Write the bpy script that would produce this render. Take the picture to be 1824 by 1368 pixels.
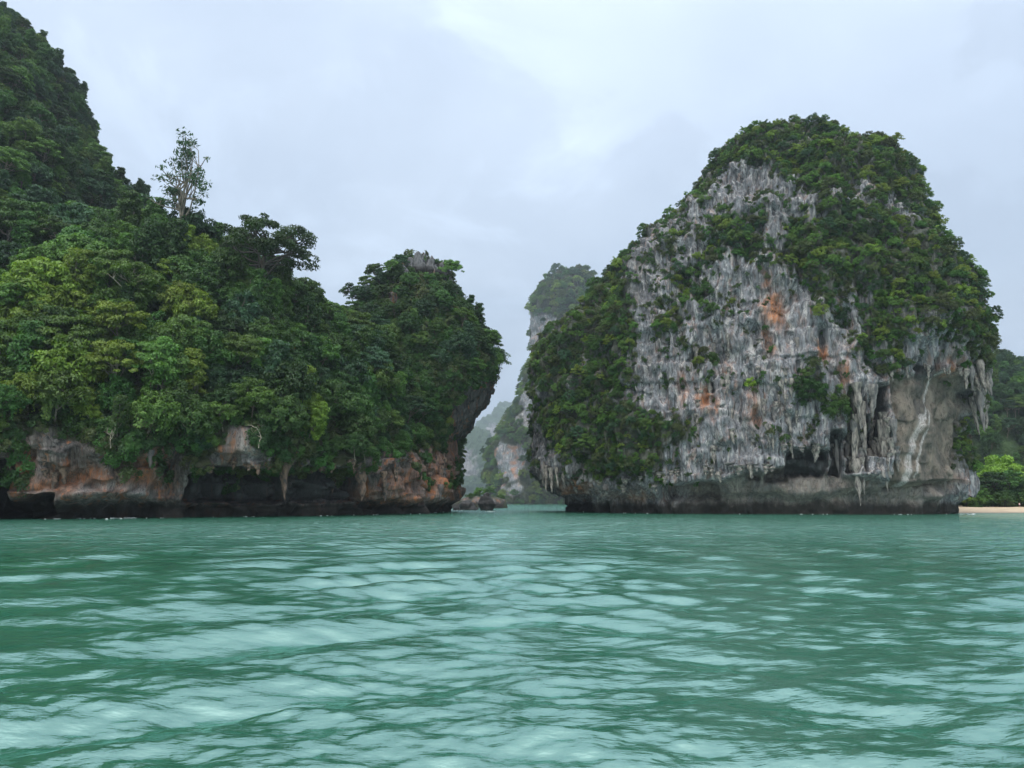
import bpy, math, random
import numpy as np
from mathutils import Vector, Matrix
from mathutils.bvhtree import BVHTree

for o in list(bpy.data.objects):
    bpy.data.objects.remove(o, do_unlink=True)
scene = bpy.context.scene
COL = scene.collection

# ---------------------------------------------------------------- camera
PW, PH, FPX = 1824.0, 1368.0, 1352.0
HORIZON = 894.0
PITCH = math.atan((HORIZON - PH / 2) / FPX)
CAMH = 2.4
HAZE_DENSITY = 0.00022
cam_d = bpy.data.cameras.new('camera')
cam_d.sensor_width = 36.0
cam_d.lens = 36.0 * FPX / PW
cam_d.clip_start = 0.1
cam_d.clip_end = 12000
cam = bpy.data.objects.new('camera', cam_d)
COL.objects.link(cam)
cam.location = (0, 0, CAMH)
cam.rotation_euler = (math.pi / 2 + PITCH, 0, 0)
scene.camera = cam

# ---------------------------------------------------------------- world (overcast)
SUN_EL, SUN_AZ = math.radians(56), math.radians(200)   # azimuth measured from +Y clockwise
world = bpy.data.worlds.new('World')
scene.world = world
world.use_nodes = True


class NT:
    """tiny node-tree helper"""
    def __init__(self, tree):
        self.t = tree
        tree.nodes.clear()

    def n(self, typ, props=None, **inp):
        nd = self.t.nodes.new(typ)
        for k, v in (props or {}).items():
            setattr(nd, k, v)
        for k, v in inp.items():
            self.set(nd, k, v)
        return nd

    def sock(self, nd, k):
        if isinstance(k, int):
            return nd.inputs[k]
        if k.startswith('i') and k[1:].isdigit():
            return nd.inputs[int(k[1:])]
        return nd.inputs[k.replace('_', ' ')]

    def set(self, nd, k, v):
        s = self.sock(nd, k)
        if isinstance(v, bpy.types.NodeSocket):
            self.t.links.new(v, s)
        elif isinstance(v, bpy.types.Node):
            self.t.links.new(v.outputs[0], s)
        else:
            if isinstance(v, (tuple, list)) and len(v) == 3 and s.type == 'RGBA':
                v = (*v, 1)
            s.default_value = v

    def math(self, op, a, b=None, clamp=False):
        nd = self.n('ShaderNodeMath', {'operation': op, 'use_clamp': clamp}, i0=a)
        if b is not None:
            self.set(nd, 'i1', b)
        return nd.outputs[0]

    def vmath(self, op, a, b=None, out=0):
        nd = self.n('ShaderNodeVectorMath', {'operation': op}, i0=a)
        if b is not None:
            self.set(nd, 'i1', b)
        return nd.outputs[out]

    def mix(self, fac, a, b, mode='MIX'):
        nd = self.n('ShaderNodeMix', {'data_type': 'RGBA', 'blend_type': mode})
        self.set(nd, 0, fac)
        self.set(nd, 6, a)
        self.set(nd, 7, b)
        return nd.outputs[2]

    def ramp(self, fac, stops, interp='LINEAR'):
        nd = self.n('ShaderNodeValToRGB', None, Fac=fac)
        cr = nd.color_ramp
        cr.interpolation = interp
        while len(cr.elements) < len(stops):
            cr.elements.new(0.5)
        for e, (p, c) in zip(cr.elements, stops):
            e.position = p
            e.color = (c, c, c, 1) if not isinstance(c, (tuple, list)) else (*c, 1)
        return nd.outputs[0]

    def noise(self, vec, scale, detail=4, rough=0.55, dist=0.0):
        return self.n('ShaderNodeTexNoise', None, Vector=vec, Scale=scale, Detail=detail, Roughness=rough, Distortion=dist).outputs[0]

    def range(self, v, a, b, c=0.0, d=1.0, smooth=True):
        return self.n('ShaderNodeMapRange', {'interpolation_type': 'SMOOTHSTEP' if smooth else 'LINEAR'}, i0=v, i1=a, i2=b, i3=c, i4=d).outputs[0]

    def scale(self, vec, s):
        return self.vmath('MULTIPLY', vec, s)


w = NT(world.node_tree)
tc = w.n('ShaderNodeTexCoord')
dirn = w.vmath('NORMALIZE', tc.outputs['Generated'])
sep = w.n('ShaderNodeSeparateXYZ', None, Vector=dirn)
elv = w.math('MAXIMUM', sep.outputs[2], 0.0)
sky = w.n('ShaderNodeTexSky')
sky.sky_type = 'NISHITA'
sky.sun_disc = False
sky.sun_elevation = SUN_EL
sky.sun_rotation = SUN_AZ
sky.air_density = 1.0
sky.dust_density = 2.0
# cloud deck: brightness grows with elevation (overcast distribution)
deck = w.ramp(elv, [(0.0, (3.1, 3.62, 4.42)), (0.25, (3.25, 3.82, 4.62)), (0.55, (3.6, 4.2, 5.1)), (0.8, (6.2, 6.9, 7.8)), (1.0, (12.0, 12.6, 13.5))])
den = w.math('ADD', elv, 0.22)
flat = w.n('ShaderNodeCombineXYZ', None, X=w.math('DIVIDE', sep.outputs[0], den), Y=w.math('DIVIDE', sep.outputs[1], den), Z=0.0)
c1 = w.noise(flat.outputs[0], 1.1, 5, 0.5, 0.3)
c2 = w.noise(w.vmath('ADD', flat.outputs[0], (3.1, 7.7, 0)), 2.4, 9, 0.62, 0.5)
c3 = w.noise(w.vmath('ADD', dirn, (0.3, 0.1, 0.55)), 3.0, 7, 0.55, 0.3)
c4 = w.noise(w.vmath('ADD', flat.outputs[0], (8.0, 1.2, 0)), 0.9, 3, 0.5, 0.0)
b1 = w.range(c1, 0.28, 0.72, 0.87, 1.06)
wisp = w.math('MULTIPLY', w.range(c2, 0.50, 0.68), w.range(c4, 0.42, 0.62))
b2 = w.math('ADD', 0.98, w.math('MULTIPLY', wisp, 0.20))
b3 = w.range(c3, 0.48, 0.53, 0.945, 1.045)
bright = w.math('MULTIPLY', w.math('MULTIPLY', b1, b2), b3)
deckc = w.mix(1.0, deck, bright, 'MULTIPLY')
# thin places let the blue sky through
thin = w.range(c1, 0.35, 0.6, 0.16, 0.04)
skymix = w.mix(thin, deckc, sky.outputs[0])
bg = w.n('ShaderNodeBackground', None, Color=skymix, Strength=0.1)
w.n('ShaderNodeOutputWorld', None, Surface=bg)

sun_d = bpy.data.lights.new('sun', 'SUN')
sun_d.energy = 1.5
sun_d.angle = math.radians(60)
sun_d.color = (1.0, 0.96, 0.9)
sun = bpy.data.objects.new('sun', sun_d)
COL.objects.link(sun)
sun['kind'] = 'helper'
sdir = Vector((math.sin(SUN_AZ) * math.cos(SUN_EL), math.cos(SUN_AZ) * math.cos(SUN_EL), math.sin(SUN_EL)))
sun.rotation_euler = sdir.to_track_quat('Z', 'Y').to_euler()

scene.view_settings.view_transform = 'Standard'
scene.view_settings.look = 'None'
scene.view_settings.exposure = 1.22
scene.view_settings.gamma = 1.0
scene.view_settings.use_curve_mapping = False
cy = scene.cycles
cy.max_bounces = 4
cy.diffuse_bounces = 2
cy.glossy_bounces = 2
cy.adaptive_threshold = 0.02
cy.transmission_bounces = 4
cy.transparent_max_bounces = 4
cy.volume_bounces = 0
cy.use_denoising = True
cy.sample_clamp_indirect = 4.0

# ---------------------------------------------------------------- helpers between camera image pixels and world points
SP, CP = math.sin(PITCH), math.cos(PITCH)


def ray(px, py):
    u, v = (px - PW / 2) / FPX, (PH / 2 - py) / FPX
    return np.array((u, CP - v * SP, SP + v * CP))


def at(px, py, Y):
    d = ray(px, py)
    t = Y / d[1]
    return np.array((d[0] * t, Y, CAMH + d[2] * t))


def image_px(P):
    """camera image pixel coordinates of world points (N,3)"""
    x, y, z = P[:, 0], P[:, 1], P[:, 2] - CAMH
    f = np.maximum(y * CP + z * SP, 0.01)
    up = z * CP - y * SP
    return PW / 2 + FPX * x / f, PH / 2 - FPX * up / f


def smooth(a, b, x):
    t = np.clip((x - a) / (b - a), 0, 1)
    return t * t * (3 - 2 * t)


def _hash(ix, iy, iz, seed):
    h = (ix.astype(np.uint32) * np.uint32(374761393) + iy.astype(np.uint32) * np.uint32(668265263)
         + iz.astype(np.uint32) * np.uint32(2246822519) + np.uint32((seed * 3266489917) & 0xffffffff))
    h ^= h >> np.uint32(13)
    h *= np.uint32(1274126177)
    h ^= h >> np.uint32(16)
    h *= np.uint32(2654435761)
    h ^= h >> np.uint32(15)
    return h.astype(np.float32) / np.float32(2147483648.0) - np.float32(1.0)


def vnoise(P, seed=0):
    P = np.asarray(P, dtype=np.float32)
    I = np.floor(P).astype(np.int32)
    f = P - I
    f = f * f * f * (f * (f * 6 - 15) + 10)
    x, y, z = I[:, 0], I[:, 1], I[:, 2]
    out = 0
    for dx in (0, 1):
        wx = f[:, 0] if dx else 1 - f[:, 0]
        for dy in (0, 1):
            wy = f[:, 1] if dy else 1 - f[:, 1]
            for dz in (0, 1):
                wz = f[:, 2] if dz else 1 - f[:, 2]
                out = out + wx * wy * wz * _hash(x + dx, y + dy, z + dz, seed)
    return out


def fbm(P, oct=4, seed=0, gain=0.5):
    a, s, out, q = 1.0, 0.0, 0, np.asarray(P, dtype=np.float32)
    for k in range(oct):
        out = out + a * vnoise(q, seed + k * 17)
        s += a
        a *= gain
        q = q * 2.03 + 11.7
    return out / s


def ridged(P, oct=3, seed=0):
    a, s, out, q = 1.0, 0.0, 0, np.asarray(P, dtype=np.float32)
    for k in range(oct):
        out = out + a * (1 - np.abs(vnoise(q, seed + k * 31)) * 2)
        s += a
        a *= 0.5
        q = q * 2.1 + 5.3
    return out / s


# ---------------------------------------------------------------- mesh helpers
def mesh_np(name, V, F, mats=(), smooth_shade=True, attrs=None, mat_idx=None):
    """V (n,3), F (m,k) uniform polygons"""
    me = bpy.data.meshes.new(name)
    V = np.ascontiguousarray(V, dtype=np.float32)
    F = np.ascontiguousarray(F, dtype=np.int32)
    m, k = F.shape
    me.vertices.add(len(V))
    me.vertices.foreach_set('co', V.ravel())
    me.loops.add(m * k)
    me.loops.foreach_set('vertex_index', F.ravel())
    me.polygons.add(m)
    me.polygons.foreach_set('loop_start', np.arange(0, m * k, k, dtype=np.int32))
    if smooth_shade:
        me.polygons.foreach_set('use_smooth', np.ones(m, dtype=bool))
    for mt in mats:
        me.materials.append(mt)
    if mat_idx is not None:
        me.polygons.foreach_set('material_index', np.ascontiguousarray(mat_idx, dtype=np.int32))
    me.update(calc_edges=True)
    for an, av in (attrs or {}).items():
        at_ = me.attributes.new(an, 'FLOAT', 'POINT')
        at_.data.foreach_set('value', np.ascontiguousarray(av, dtype=np.float32))
    return me


def link(name, me, parent=None, coll=None):
    o = bpy.data.objects.new(name, me)
    (coll or COL).objects.link(o)
    if parent is not None:
        o.parent = parent
    return o


def tag(o, label=None, cat=None, group=None, kind=None):
    if label:
        o['label'] = label
    if cat:
        o['category'] = cat
    if group:
        o['group'] = group
    if kind:
        o['kind'] = kind
    return o


def thing(name, label, cat, loc=(0, 0, 0), group=None):
    o = bpy.data.objects.new(name, None)
    o.empty_display_size = 0.3
    COL.objects.link(o)
    o.location = loc
    return tag(o, label, cat, group)


# ---------------------------------------------------------------- materials
def new_mat(name):
    m = bpy.data.materials.new(name)
    m.use_nodes = True
    return m, NT(m.node_tree)


def rock_material(name, dark, mid, pale, rust, rust_amt, pale_amt, black_amt):
    m, t = new_mat(name)
    co = t.n('ShaderNodeTexCoord').outputs['Object']
    att = lambda a: t.n('ShaderNodeAttribute', {'attribute_name': a}).outputs['Fac']
    warp = t.n('ShaderNodeTexNoise', None, Vector=co, Scale=0.25, Detail=3.0)
    cw = t.vmath('ADD', co, t.scale(warp.outputs['Color'], (2.2, 2.2, 1.0)))
    streak = t.noise(t.scale(cw, (1.5, 1.5, 0.10)), 1.0, 6, 0.62)
    fine = t.noise(t.scale(cw, (4.5, 4.5, 0.5)), 1.0, 5, 0.65)
    blot = t.noise(co, 0.16, 4, 0.55)
    c = t.mix(t.range(streak, 0.36, 0.58), dark, mid)
    c = t.mix(t.math('MULTIPLY', t.range(t.noise(t.scale(cw, (0.9, 0.9, 0.13)), 1.3, 6, 0.6), 0.50, 0.66), pale_amt), c, pale)
    # pale drip stains and dark drip stains
    drip = t.noise(t.scale(co, (2.6, 2.6, 0.07)), 1.0, 3, 0.5)
    c = t.mix(t.math('MULTIPLY', t.range(drip, 0.60, 0.70), 0.65 * pale_amt), c, tuple(min(1, x * 1.25) for x in pale))
    drip2 = t.noise(t.vmath('ADD', t.scale(co, (1.9, 1.9, 0.06)), (9.0, 4.0, 2.0)), 1.0, 4, 0.55)
    c = t.mix(t.math('MULTIPLY', t.range(drip2, 0.58, 0.68), black_amt), c, (0.022, 0.022, 0.024))
    # rust
    rn = t.noise(t.scale(cw, (0.8, 0.8, 0.22)), 1.0, 5, 0.6)
    rm = t.math('MULTIPLY', t.range(rn, 0.52, 0.66), rust_amt)
    rm = t.math('ADD', rm, t.math('MULTIPLY', att('rust'), t.range(fine, 0.25, 0.6)), True)
    c = t.mix(rm, c, t.mix(t.range(blot, 0.4, 0.6), rust, tuple(x * 0.6 for x in rust)))
    # smooth flowstone wall
    tan_ = t.mix(t.range(t.noise(t.scale(cw, (0.5, 0.5, 0.25)), 1.0, 6, 0.6), 0.35, 0.65), (0.095, 0.086, 0.072), (0.215, 0.182, 0.145))
    c = t.mix(att('tan'), c, tan_)
    # patina (grey-black lichen plus painted recess shade), white calcite streaks
    pn = t.range(t.math('ADD', att('patina_shade'), t.math('MULTIPLY', t.math('SUBTRACT', fine, 0.5), 1.2)), 0.2, 0.8)
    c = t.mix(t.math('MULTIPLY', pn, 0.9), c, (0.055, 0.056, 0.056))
    c = t.mix(t.math('MULTIPLY', att('calcite'), t.range(fine, 0.3, 0.6, 0.35, 1.0)), c, (0.48, 0.46, 0.44))
    # joints and solution pockets
    cr = t.math('ABSOLUTE', t.math('SUBTRACT', t.noise(t.scale(cw, (1.0, 1.0, 0.32)), 0.9, 5, 0.6), 0.5))
    c = t.mix(t.range(cr, 0.005, 0.02, 0.6, 0.0), c, (0.02, 0.02, 0.02))
    pk = t.noise(t.scale(co, (1.6, 1.6, 0.7)), 1.0, 4, 0.6)
    c = t.mix(t.range(pk, 0.66, 0.72, 0.0, 0.75), c, (0.02, 0.019, 0.018))
    # algae line of the tide
    sepo = t.n('ShaderNodeSeparateXYZ', None, Vector=co)
    hz = t.math('ADD', sepo.outputs[2], t.math('MULTIPLY', t.math('SUBTRACT', t.noise(co, 0.5, 4), 0.5), 3.0))
    c = t.mix(t.range(hz, 1.5, 3.0, 0.94, 0.0), c, (0.018, 0.016, 0.013))
    # soil, moss and leaf litter where plants root
    sn = t.noise(co, 1.6, 5)
    soil = t.mix(sn, (0.018, 0.022, 0.010), (0.045, 0.055, 0.022))
    c = t.mix(t.math('MULTIPLY', att('soil'), t.range(sn, 0.25, 0.5, 0.55, 1.0)), c, soil)
    c = t.mix(1.0, c, t.range(fine, 0.2, 0.8, 0.80, 1.17), 'MULTIPLY')
    bmp = t.n('ShaderNodeBump', None, Strength=0.9, Distance=0.25, Height=t.math('ADD', fine, t.math('MULTIPLY', t.noise(co, 6.0, 5, 0.65), 0.6)))
    bs = t.n('ShaderNodeBsdfPrincipled', None, Base_Color=c, Roughness=0.85, Normal=bmp)
    bs.inputs['Specular IOR Level'].default_value = 0.25
    t.n('ShaderNodeOutputMaterial', None, Surface=bs)
    return m


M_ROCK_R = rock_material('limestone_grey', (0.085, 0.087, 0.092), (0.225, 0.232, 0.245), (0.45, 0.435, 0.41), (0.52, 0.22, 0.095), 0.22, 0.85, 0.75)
M_CRAG = rock_material('limestone_dark', (0.05, 0.05, 0.052), (0.12, 0.122, 0.125), (0.24, 0.235, 0.23), (0.2, 0.12, 0.07), 0.0, 0.5, 0.7)
M_ROCK_L = rock_material('limestone_rusty', (0.042, 0.039, 0.037), (0.13, 0.117, 0.107), (0.29, 0.265, 0.24), (0.36, 0.145, 0.065), 0.9, 0.6, 0.65)


def leaf_material(name, base=None, spread=0.25):
    m, t = new_mat(name)
    oi = t.n('ShaderNodeObjectInfo')
    tint = t.n('ShaderNodeAttribute', {'attribute_name': 'tint'}).outputs['Fac']
    col = oi.outputs['Color'] if base is None else base
    h = t.n('ShaderNodeHueSaturation', None, Hue=t.range(oi.outputs['Random'], 0, 1, 0.485, 0.515, False),
            Saturation=t.range(tint, 0, 1, 1.0, 0.92, False),
            Value=t.math('MULTIPLY', t.range(oi.outputs['Random'], 0, 1, 1 - spread, 1 + spread, False), t.range(tint, 0, 1, 0.62, 1.45, False)))
    t.set(h, 'Color', col)
    yl = t.mix(t.range(tint, 0.6, 1.0, 0.0, 0.25), h.outputs[0], t.mix(1.0, h.outputs[0], (1.45, 1.15, 0.6), 'MULTIPLY'))
    bs = t.n('ShaderNodeBsdfPrincipled', None, Base_Color=yl, Roughness=0.55)
    bs.inputs['Specular IOR Level'].default_value = 0.35
    tr = t.n('ShaderNodeBsdfTranslucent', None, Color=t.mix(1.0, yl, (1.25, 1.3, 0.55), 'MULTIPLY'))
    mx = t.n('ShaderNodeMixShader', None, Fac=0.33, i1=bs, i2=tr)
    t.n('ShaderNodeOutputMaterial', None, Surface=mx)
    return m


def plain_mat(name, col, rough=0.8, var=0.3, scale=2.0):
    m, t = new_mat(name)
    co = t.n('ShaderNodeTexCoord').outputs['Object']
    nz = t.noise(co, scale, 5, 0.6)
    c = t.mix(1.0, col, t.range(nz, 0.3, 0.7, 1 - var, 1 + var), 'MULTIPLY')
    bs = t.n('ShaderNodeBsdfPrincipled', None, Base_Color=c, Roughness=rough)
    t.n('ShaderNodeOutputMaterial', None, Surface=bs)
    return m


GREENS = {
    'deep green': (0.030, 0.078, 0.016), 'mid green': (0.051, 0.124, 0.022), 'fresh green': (0.084, 0.170, 0.026), 'yellow-green': (0.150, 0.225, 0.025),
    'olive': (0.072, 0.100, 0.030), 'blue-green': (0.036, 0.092, 0.040), 'brown': (0.10, 0.050, 0.018), 'lime': (0.20, 0.33, 0.03)}
LEAF = {k: leaf_material('leaf_' + k.replace(' ', '_').replace('-', '_'), (*v, 1)) for k, v in GREENS.items()}
M_LEAF = LEAF['mid green']
M_BARK = plain_mat('bark_pale', (0.17, 0.145, 0.11), 0.9, 0.4, 3.0)
M_BARK_D = plain_mat('bark_dark', (0.06, 0.052, 0.042), 0.9, 0.4, 3.0)

# ---------------------------------------------------------------- sea
def build_sea():
    rings = [3.0]
    while rings[-1] < 230:
        rings.append(rings[-1] * (1.012 if rings[-1] < 6.5 else 1.0052 if rings[-1] < 30 else 1.0095))
    while rings[-1] < 5000:
        rings.append(rings[-1] * 1.05)
    r = np.array(rings)
    a = np.concatenate([np.linspace(-40, 40, 540), np.linspace(42, 318, 94)[1:-1]])
    a = np.radians(a)
    R, A = np.meshgrid(r, a, indexing='ij')
    X, Y = R * np.sin(A), R * np.cos(A)
    x, y = X.ravel(), Y.ravel()
    rr = R.ravel()
    z = np.zeros_like(x)
    dx = np.zeros_like(x)
    dy = np.zeros_like(x)
    rng = np.random.default_rng(5)
    step = rr * np.where(rr < 30, 0.0052, 0.0095)
    # gusts: patches of rougher and calmer water
    P2 = np.stack([x / 9, y / 14, np.zeros_like(x)], 1)
    gust = 0.75 + 0.5 * fbm(P2, 3, 3)

    def wave(lam, ang, amp, ph, mask=1.0):
        nonlocal z, dx, dy
        k = 2 * math.pi / lam
        cx, sy = math.cos(ang), math.sin(ang)
        fade = np.clip((lam / np.maximum(step, 1e-3) - 2.5) / 3.0, 0, 1) * mask
        arg = k * (cx * x + sy * y) + ph
        z += amp * fade * np.sin(arg)
        q = 0.3
        dx += -q * amp * fade * cx * np.cos(arg)
        dy += -q * amp * fade * sy * np.cos(arg)
    # long swell, chop and ripples; directions spread around "towards the camera"
    for i in range(12):
        lam = 2.4 * (0.55 + 1.3 * rng.random())
        wave(lam, math.radians(90 + rng.normal(0, 22)), lam * 0.0058 * (0.6 + 0.8 * rng.random()), rng.random() * 6.28)
    for i in range(30):
        lam = 0.42 + 0.7 * rng.random()
        wave(lam, math.radians(90 + rng.normal(0, 30)), lam * 0.0058 * (0.5 + rng.random()), rng.random() * 6.28, gust)
    for i in range(40):
        lam = 0.15 + 0.30 * rng.random()
        wave(lam, math.radians(90 + rng.normal(0, 33)), lam * 0.0052 * (0.5 + rng.random()), rng.random() * 6.28, gust)
    # the boat's own wake: two fans of crests that meet on the axis
    left = smooth(2.0, -5.0, x - 0.03 * y)
    right = smooth(-2.0, 5.0, x - 0.03 * y)
    for i in range(9):
        lam = 1.3 + 2.6 * rng.random()
        wob = rng.normal(0, 9)
        wave(lam, math.radians(90 + 34 + wob), lam * 0.0125, rng.random() * 6.28, left * np.exp(-np.abs(x) / (6 + 0.3 * y.clip(0))))
        wave(lam, math.radians(90 - 34 + wob), lam * 0.0125, rng.random() * 6.28, right * np.exp(-np.abs(x) / (6 + 0.3 * y.clip(0))))
    near = np.clip(1.2 - rr / 900, 0.0, 1)
    V = np.stack([x + dx * near, y + dy * near, z * near], 1)
    nr, na = R.shape
    i, j = np.meshgrid(np.arange(nr - 1), np.arange(na), indexing='ij')
    j2 = (j + 1) % na
    F = np.stack([i * na + j, i * na + j2, (i + 1) * na + j2, (i + 1) * na + j], -1).reshape(-1, 4)
    # close the hole under the camera
    V = np.vstack([V, [[0, 0, 0]]])
    c = len(V) - 1
    jj = np.arange(na)
    cap = np.stack([np.full(na, c), jj, (jj + 1) % na, (jj + 1) % na], 1)
    m, t = new_mat('sea_water')
    co = t.n('ShaderNodeTexCoord').outputs['Object']
    dist = t.vmath('LENGTH', co, None, 1)
    n1 = t.noise(t.scale(co, (0.8, 1.9, 1.0)), 3.2, 4, 0.55, 0.0)
    n2 = t.noise(t.scale(co, (0.6, 2.2, 1.0)), 11.0, 3, 0.6, 0.0)
    n3 = t.noise(t.scale(co, (0.7, 1.7, 1.0)), 1.3, 4, 0.55, 0.0)
    hgt = t.math('ADD', t.math('ADD', t.math('MULTIPLY', n1, 0.045), t.math('MULTIPLY', n2, 0.004)),
                 t.math('MULTIPLY', n3, t.range(dist, 18, 90, 0.0, 0.8)))
    bmp = t.n('ShaderNodeBump', None, Strength=0.55, Distance=1.0, Height=hgt)
    murk = t.noise(co, 0.05, 3, 0.5)
    col = t.mix(t.range(murk, 0.35, 0.65), (0.025, 0.105, 0.066), (0.032, 0.122, 0.082))
    body = t.n('ShaderNodeBsdfDiffuse', None, Color=col, Normal=bmp)
    gl = t.n('ShaderNodeBsdfGlossy', None, Color=(0.76, 1.0, 0.93, 1), Roughness=0.02, Normal=bmp)
    fr_ = t.n('ShaderNodeFresnel', None, IOR=1.45, Normal=bmp)
    mx = t.n('ShaderNodeMixShader', None, Fac=t.math('MINIMUM', t.math('ADD', t.math('MULTIPLY', fr_.outputs[0], 0.62), 0.29), 0.72), i1=body, i2=gl)
    t.n('ShaderNodeOutputMaterial', None, Surface=mx)
    Fq = np.vstack([F])
    me = mesh_np('sea', V, Fq, (m,))
    o = link('sea', me)
    tag(o, 'green choppy sea between the cliffs', None, None, 'structure')
    return o


build_sea()

# ---------------------------------------------------------------- rock bodies
def unit_loop(n_exp, N, front_w=3.2):
    th = np.linspace(0, 2 * math.pi, 8001)[:-1]
    c, s = np.cos(th), np.sin(th)
    x = np.sign(c) * np.abs(c) ** (2 / n_exp)
    y = np.sign(s) * np.abs(s) ** (2 / n_exp)
    seg = np.hypot(np.diff(np.append(x, x[0])), np.diff(np.append(y, y[0])))
    wgt = seg * np.where(y < 0.25, front_w, 1.0)
    cum = np.concatenate([[0], np.cumsum(wgt)])
    tgt = np.linspace(0, cum[-1], N + 1)[:-1]
    th2 = np.interp(tgt, cum, np.append(th, 2 * math.pi))
    c, s = np.cos(th2), np.sin(th2)
    return np.sign(c) * np.abs(c) ** (2 / n_exp), np.sign(s) * np.abs(s) ** (2 / n_exp)


def grid_normals(P):
    """P (M,N,3), N closed loop -> outward normals"""
    du = np.roll(P, -1, 1) - np.roll(P, 1, 1)
    dv = np.empty_like(P)
    dv[1:-1] = P[2:] - P[:-2]
    dv[0] = P[1] - P[0]
    dv[-1] = P[-1] - P[-2]
    n = np.cross(du, dv)
    ln = np.linalg.norm(n, axis=2, keepdims=True)
    return n / np.maximum(ln, 1e-9)


class Body:
    pass


def make_body(zs, XL, XR, YC, RYF, RYB, shear, n_exp, N, disp, front_w=3.2):
    ux, uy = unit_loop(n_exp, N, front_w)
    M = len(zs)
    cx = (XL + XR) / 2
    rx = np.maximum((XR - XL) / 2, 0.05)
    X = cx[:, None] + rx[:, None] * ux[None]
    ry = np.where(uy[None] < 0, RYF[:, None], RYB[:, None])
    Y = YC[:, None] + ry * uy[None] + shear[:, None] * rx[:, None] * ux[None]
    Z = np.broadcast_to(zs[:, None], X.shape)
    P = np.stack([X, Y, Z], -1).astype(np.float64)
    n0 = grid_normals(P)
    flatP, flatN = P.reshape(-1, 3), n0.reshape(-1, 3)
    d, attrs = disp(flatP, flatN)
    Pd = (flatP + flatN * d[:, None]).reshape(M, N, 3)
    B = Body()
    i, j = np.meshgrid(np.arange(M - 1), np.arange(N), indexing='ij')
    j2 = (j + 1) % N
    B.F = np.stack([i * N + j, i * N + j2, (i + 1) * N + j2, (i + 1) * N + j], -1).reshape(-1, 4)
    B.V = Pd.reshape(-1, 3)
    # cap
    B.V = np.vstack([B.V, Pd[-1].mean(0)[None] + np.array([[0, 0, 0.4]])])
    top = len(B.V) - 1
    jj = np.arange(N)
    B.cap = np.stack([(M - 1) * N + jj, (M - 1) * N + (jj + 1) % N, np.full(N, top)], 1)
    B.attrs = {k: np.append(v, v[-1]) for k, v in attrs.items()}
    B.N = np.vstack([grid_normals(Pd).reshape(-1, 3), [[0, 0, 1]]])
    return B


def body_object(name, B, mat, parent=None):
    F = np.vstack([B.F, np.hstack([B.cap, B.cap[:, 2:3]])]) if False else B.F
    me = mesh_np(name, B.V, F, (mat,), True, B.attrs)
    # cap triangles
    import bmesh
    bm = bmesh.new()
    bm.from_mesh(me)
    bm.verts.ensure_lookup_table()
    for a, b, c in B.cap:
        try:
            f = bm.faces.new((bm.verts[a], bm.verts[b], bm.verts[c]))
            f.smooth = True
        except ValueError:
            pass
    bm.to_mesh(me)
    bm.free()
    o = link(name, me, parent)
    step = 1
    B.bvh = BVHTree.FromPolygons([tuple(v) for v in B.V], [tuple(f) for f in B.F])
    return o


def hit(bodies, px, py):
    d = Vector(ray(px, py)).normalized()
    best = None
    for B in bodies:
        loc, nor, idx, dist = B.bvh.ray_cast(Vector((0, 0, CAMH)), d)
        if loc is not None and (best is None or dist < best[2]):
            best = (np.array(loc), np.array(nor), dist)
    return best


def edge(points, Y):
    """image pixel points -> sorted (z, x) arrays"""
    w_ = []
    for q in points:
        yy = q[2] if len(q) > 2 else (Y(q[1]) if callable(Y) else Y)
        p = at(q[0], q[1], yy)
        w_.append((p[2], p[0]))
    w_.sort()
    a = np.array(w_)
    return a[:, 0], a[:, 1]


def box(px, py, x0, x1, y0, y1, soft=6.0):
    return smooth(x0 - soft, x0 + soft, px) * smooth(x1 + soft, x1 - soft, px) * smooth(y0 - soft, y0 + soft, py) * smooth(y1 + soft, y1 - soft, py)


# ---- right tower -------------------------------------------------------
VEG_ROWS = [
    "9999999999999999999999999999999999",
    "9999999999999999999999999999999999",
    "9999999999999999999999999999999999",
    "9999999999999732248899999999999999",
    "9999999999998511133699946997999999",
    "9999999999876332446347657628999999",
    "9999999997644673632648878775759999",
    "9999999876656767737988888888799999",
    "9999998755654788838999999999999999",
    "9999998655537756649999999999999999",
    "9999978645774146668999999999999999",
    "9999798645874341111388859999999999",
    "9995798657646465201378546899999999",
    "9936899855832621000256747888889999",
    "2368998747621212101242358987658999",
    "5789999847433232211112568985468999",
    "7898898754367521200002466785124699",
    "7998888754256312101584246552002589",
    "6888888732265125402894422331000249",
    "5788898721122031204766711141000000",
    "4799889974111321121137600040000000",
    "4799999999973111121451153000000000",
    "2589999999873211561300000000000000",
    "0268999998401111200000000000000000",
    "0125799887313144000000000000000000",
    "0000133256431000000000000000000000",
    "0000000000000000000000000000000000",
    "0000000000000000000000000000000000",
]
VEG = np.array([[int(c) for c in r] for r in VEG_ROWS], dtype=np.float32) / 9.0


def veg_right(px, py):
    u = np.clip((px - 952) / 25.0, 0, VEG.shape[1] - 1.001)
    v = np.clip((py - 232) / 25.0, 0, VEG.shape[0] - 1.001)
    i, j = v.astype(int), u.astype(int)
    fu, fv = u - j, v - i
    return (VEG[i, j] * (1 - fu) + VEG[i, j + 1] * fu) * (1 - fv) + (VEG[i + 1, j] * (1 - fu) + VEG[i + 1, j + 1] * fu) * fv


def facing(P, Nn):
    return ((np.array([0, 0, CAMH]) - P) * Nn).sum(1) > 0


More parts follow.
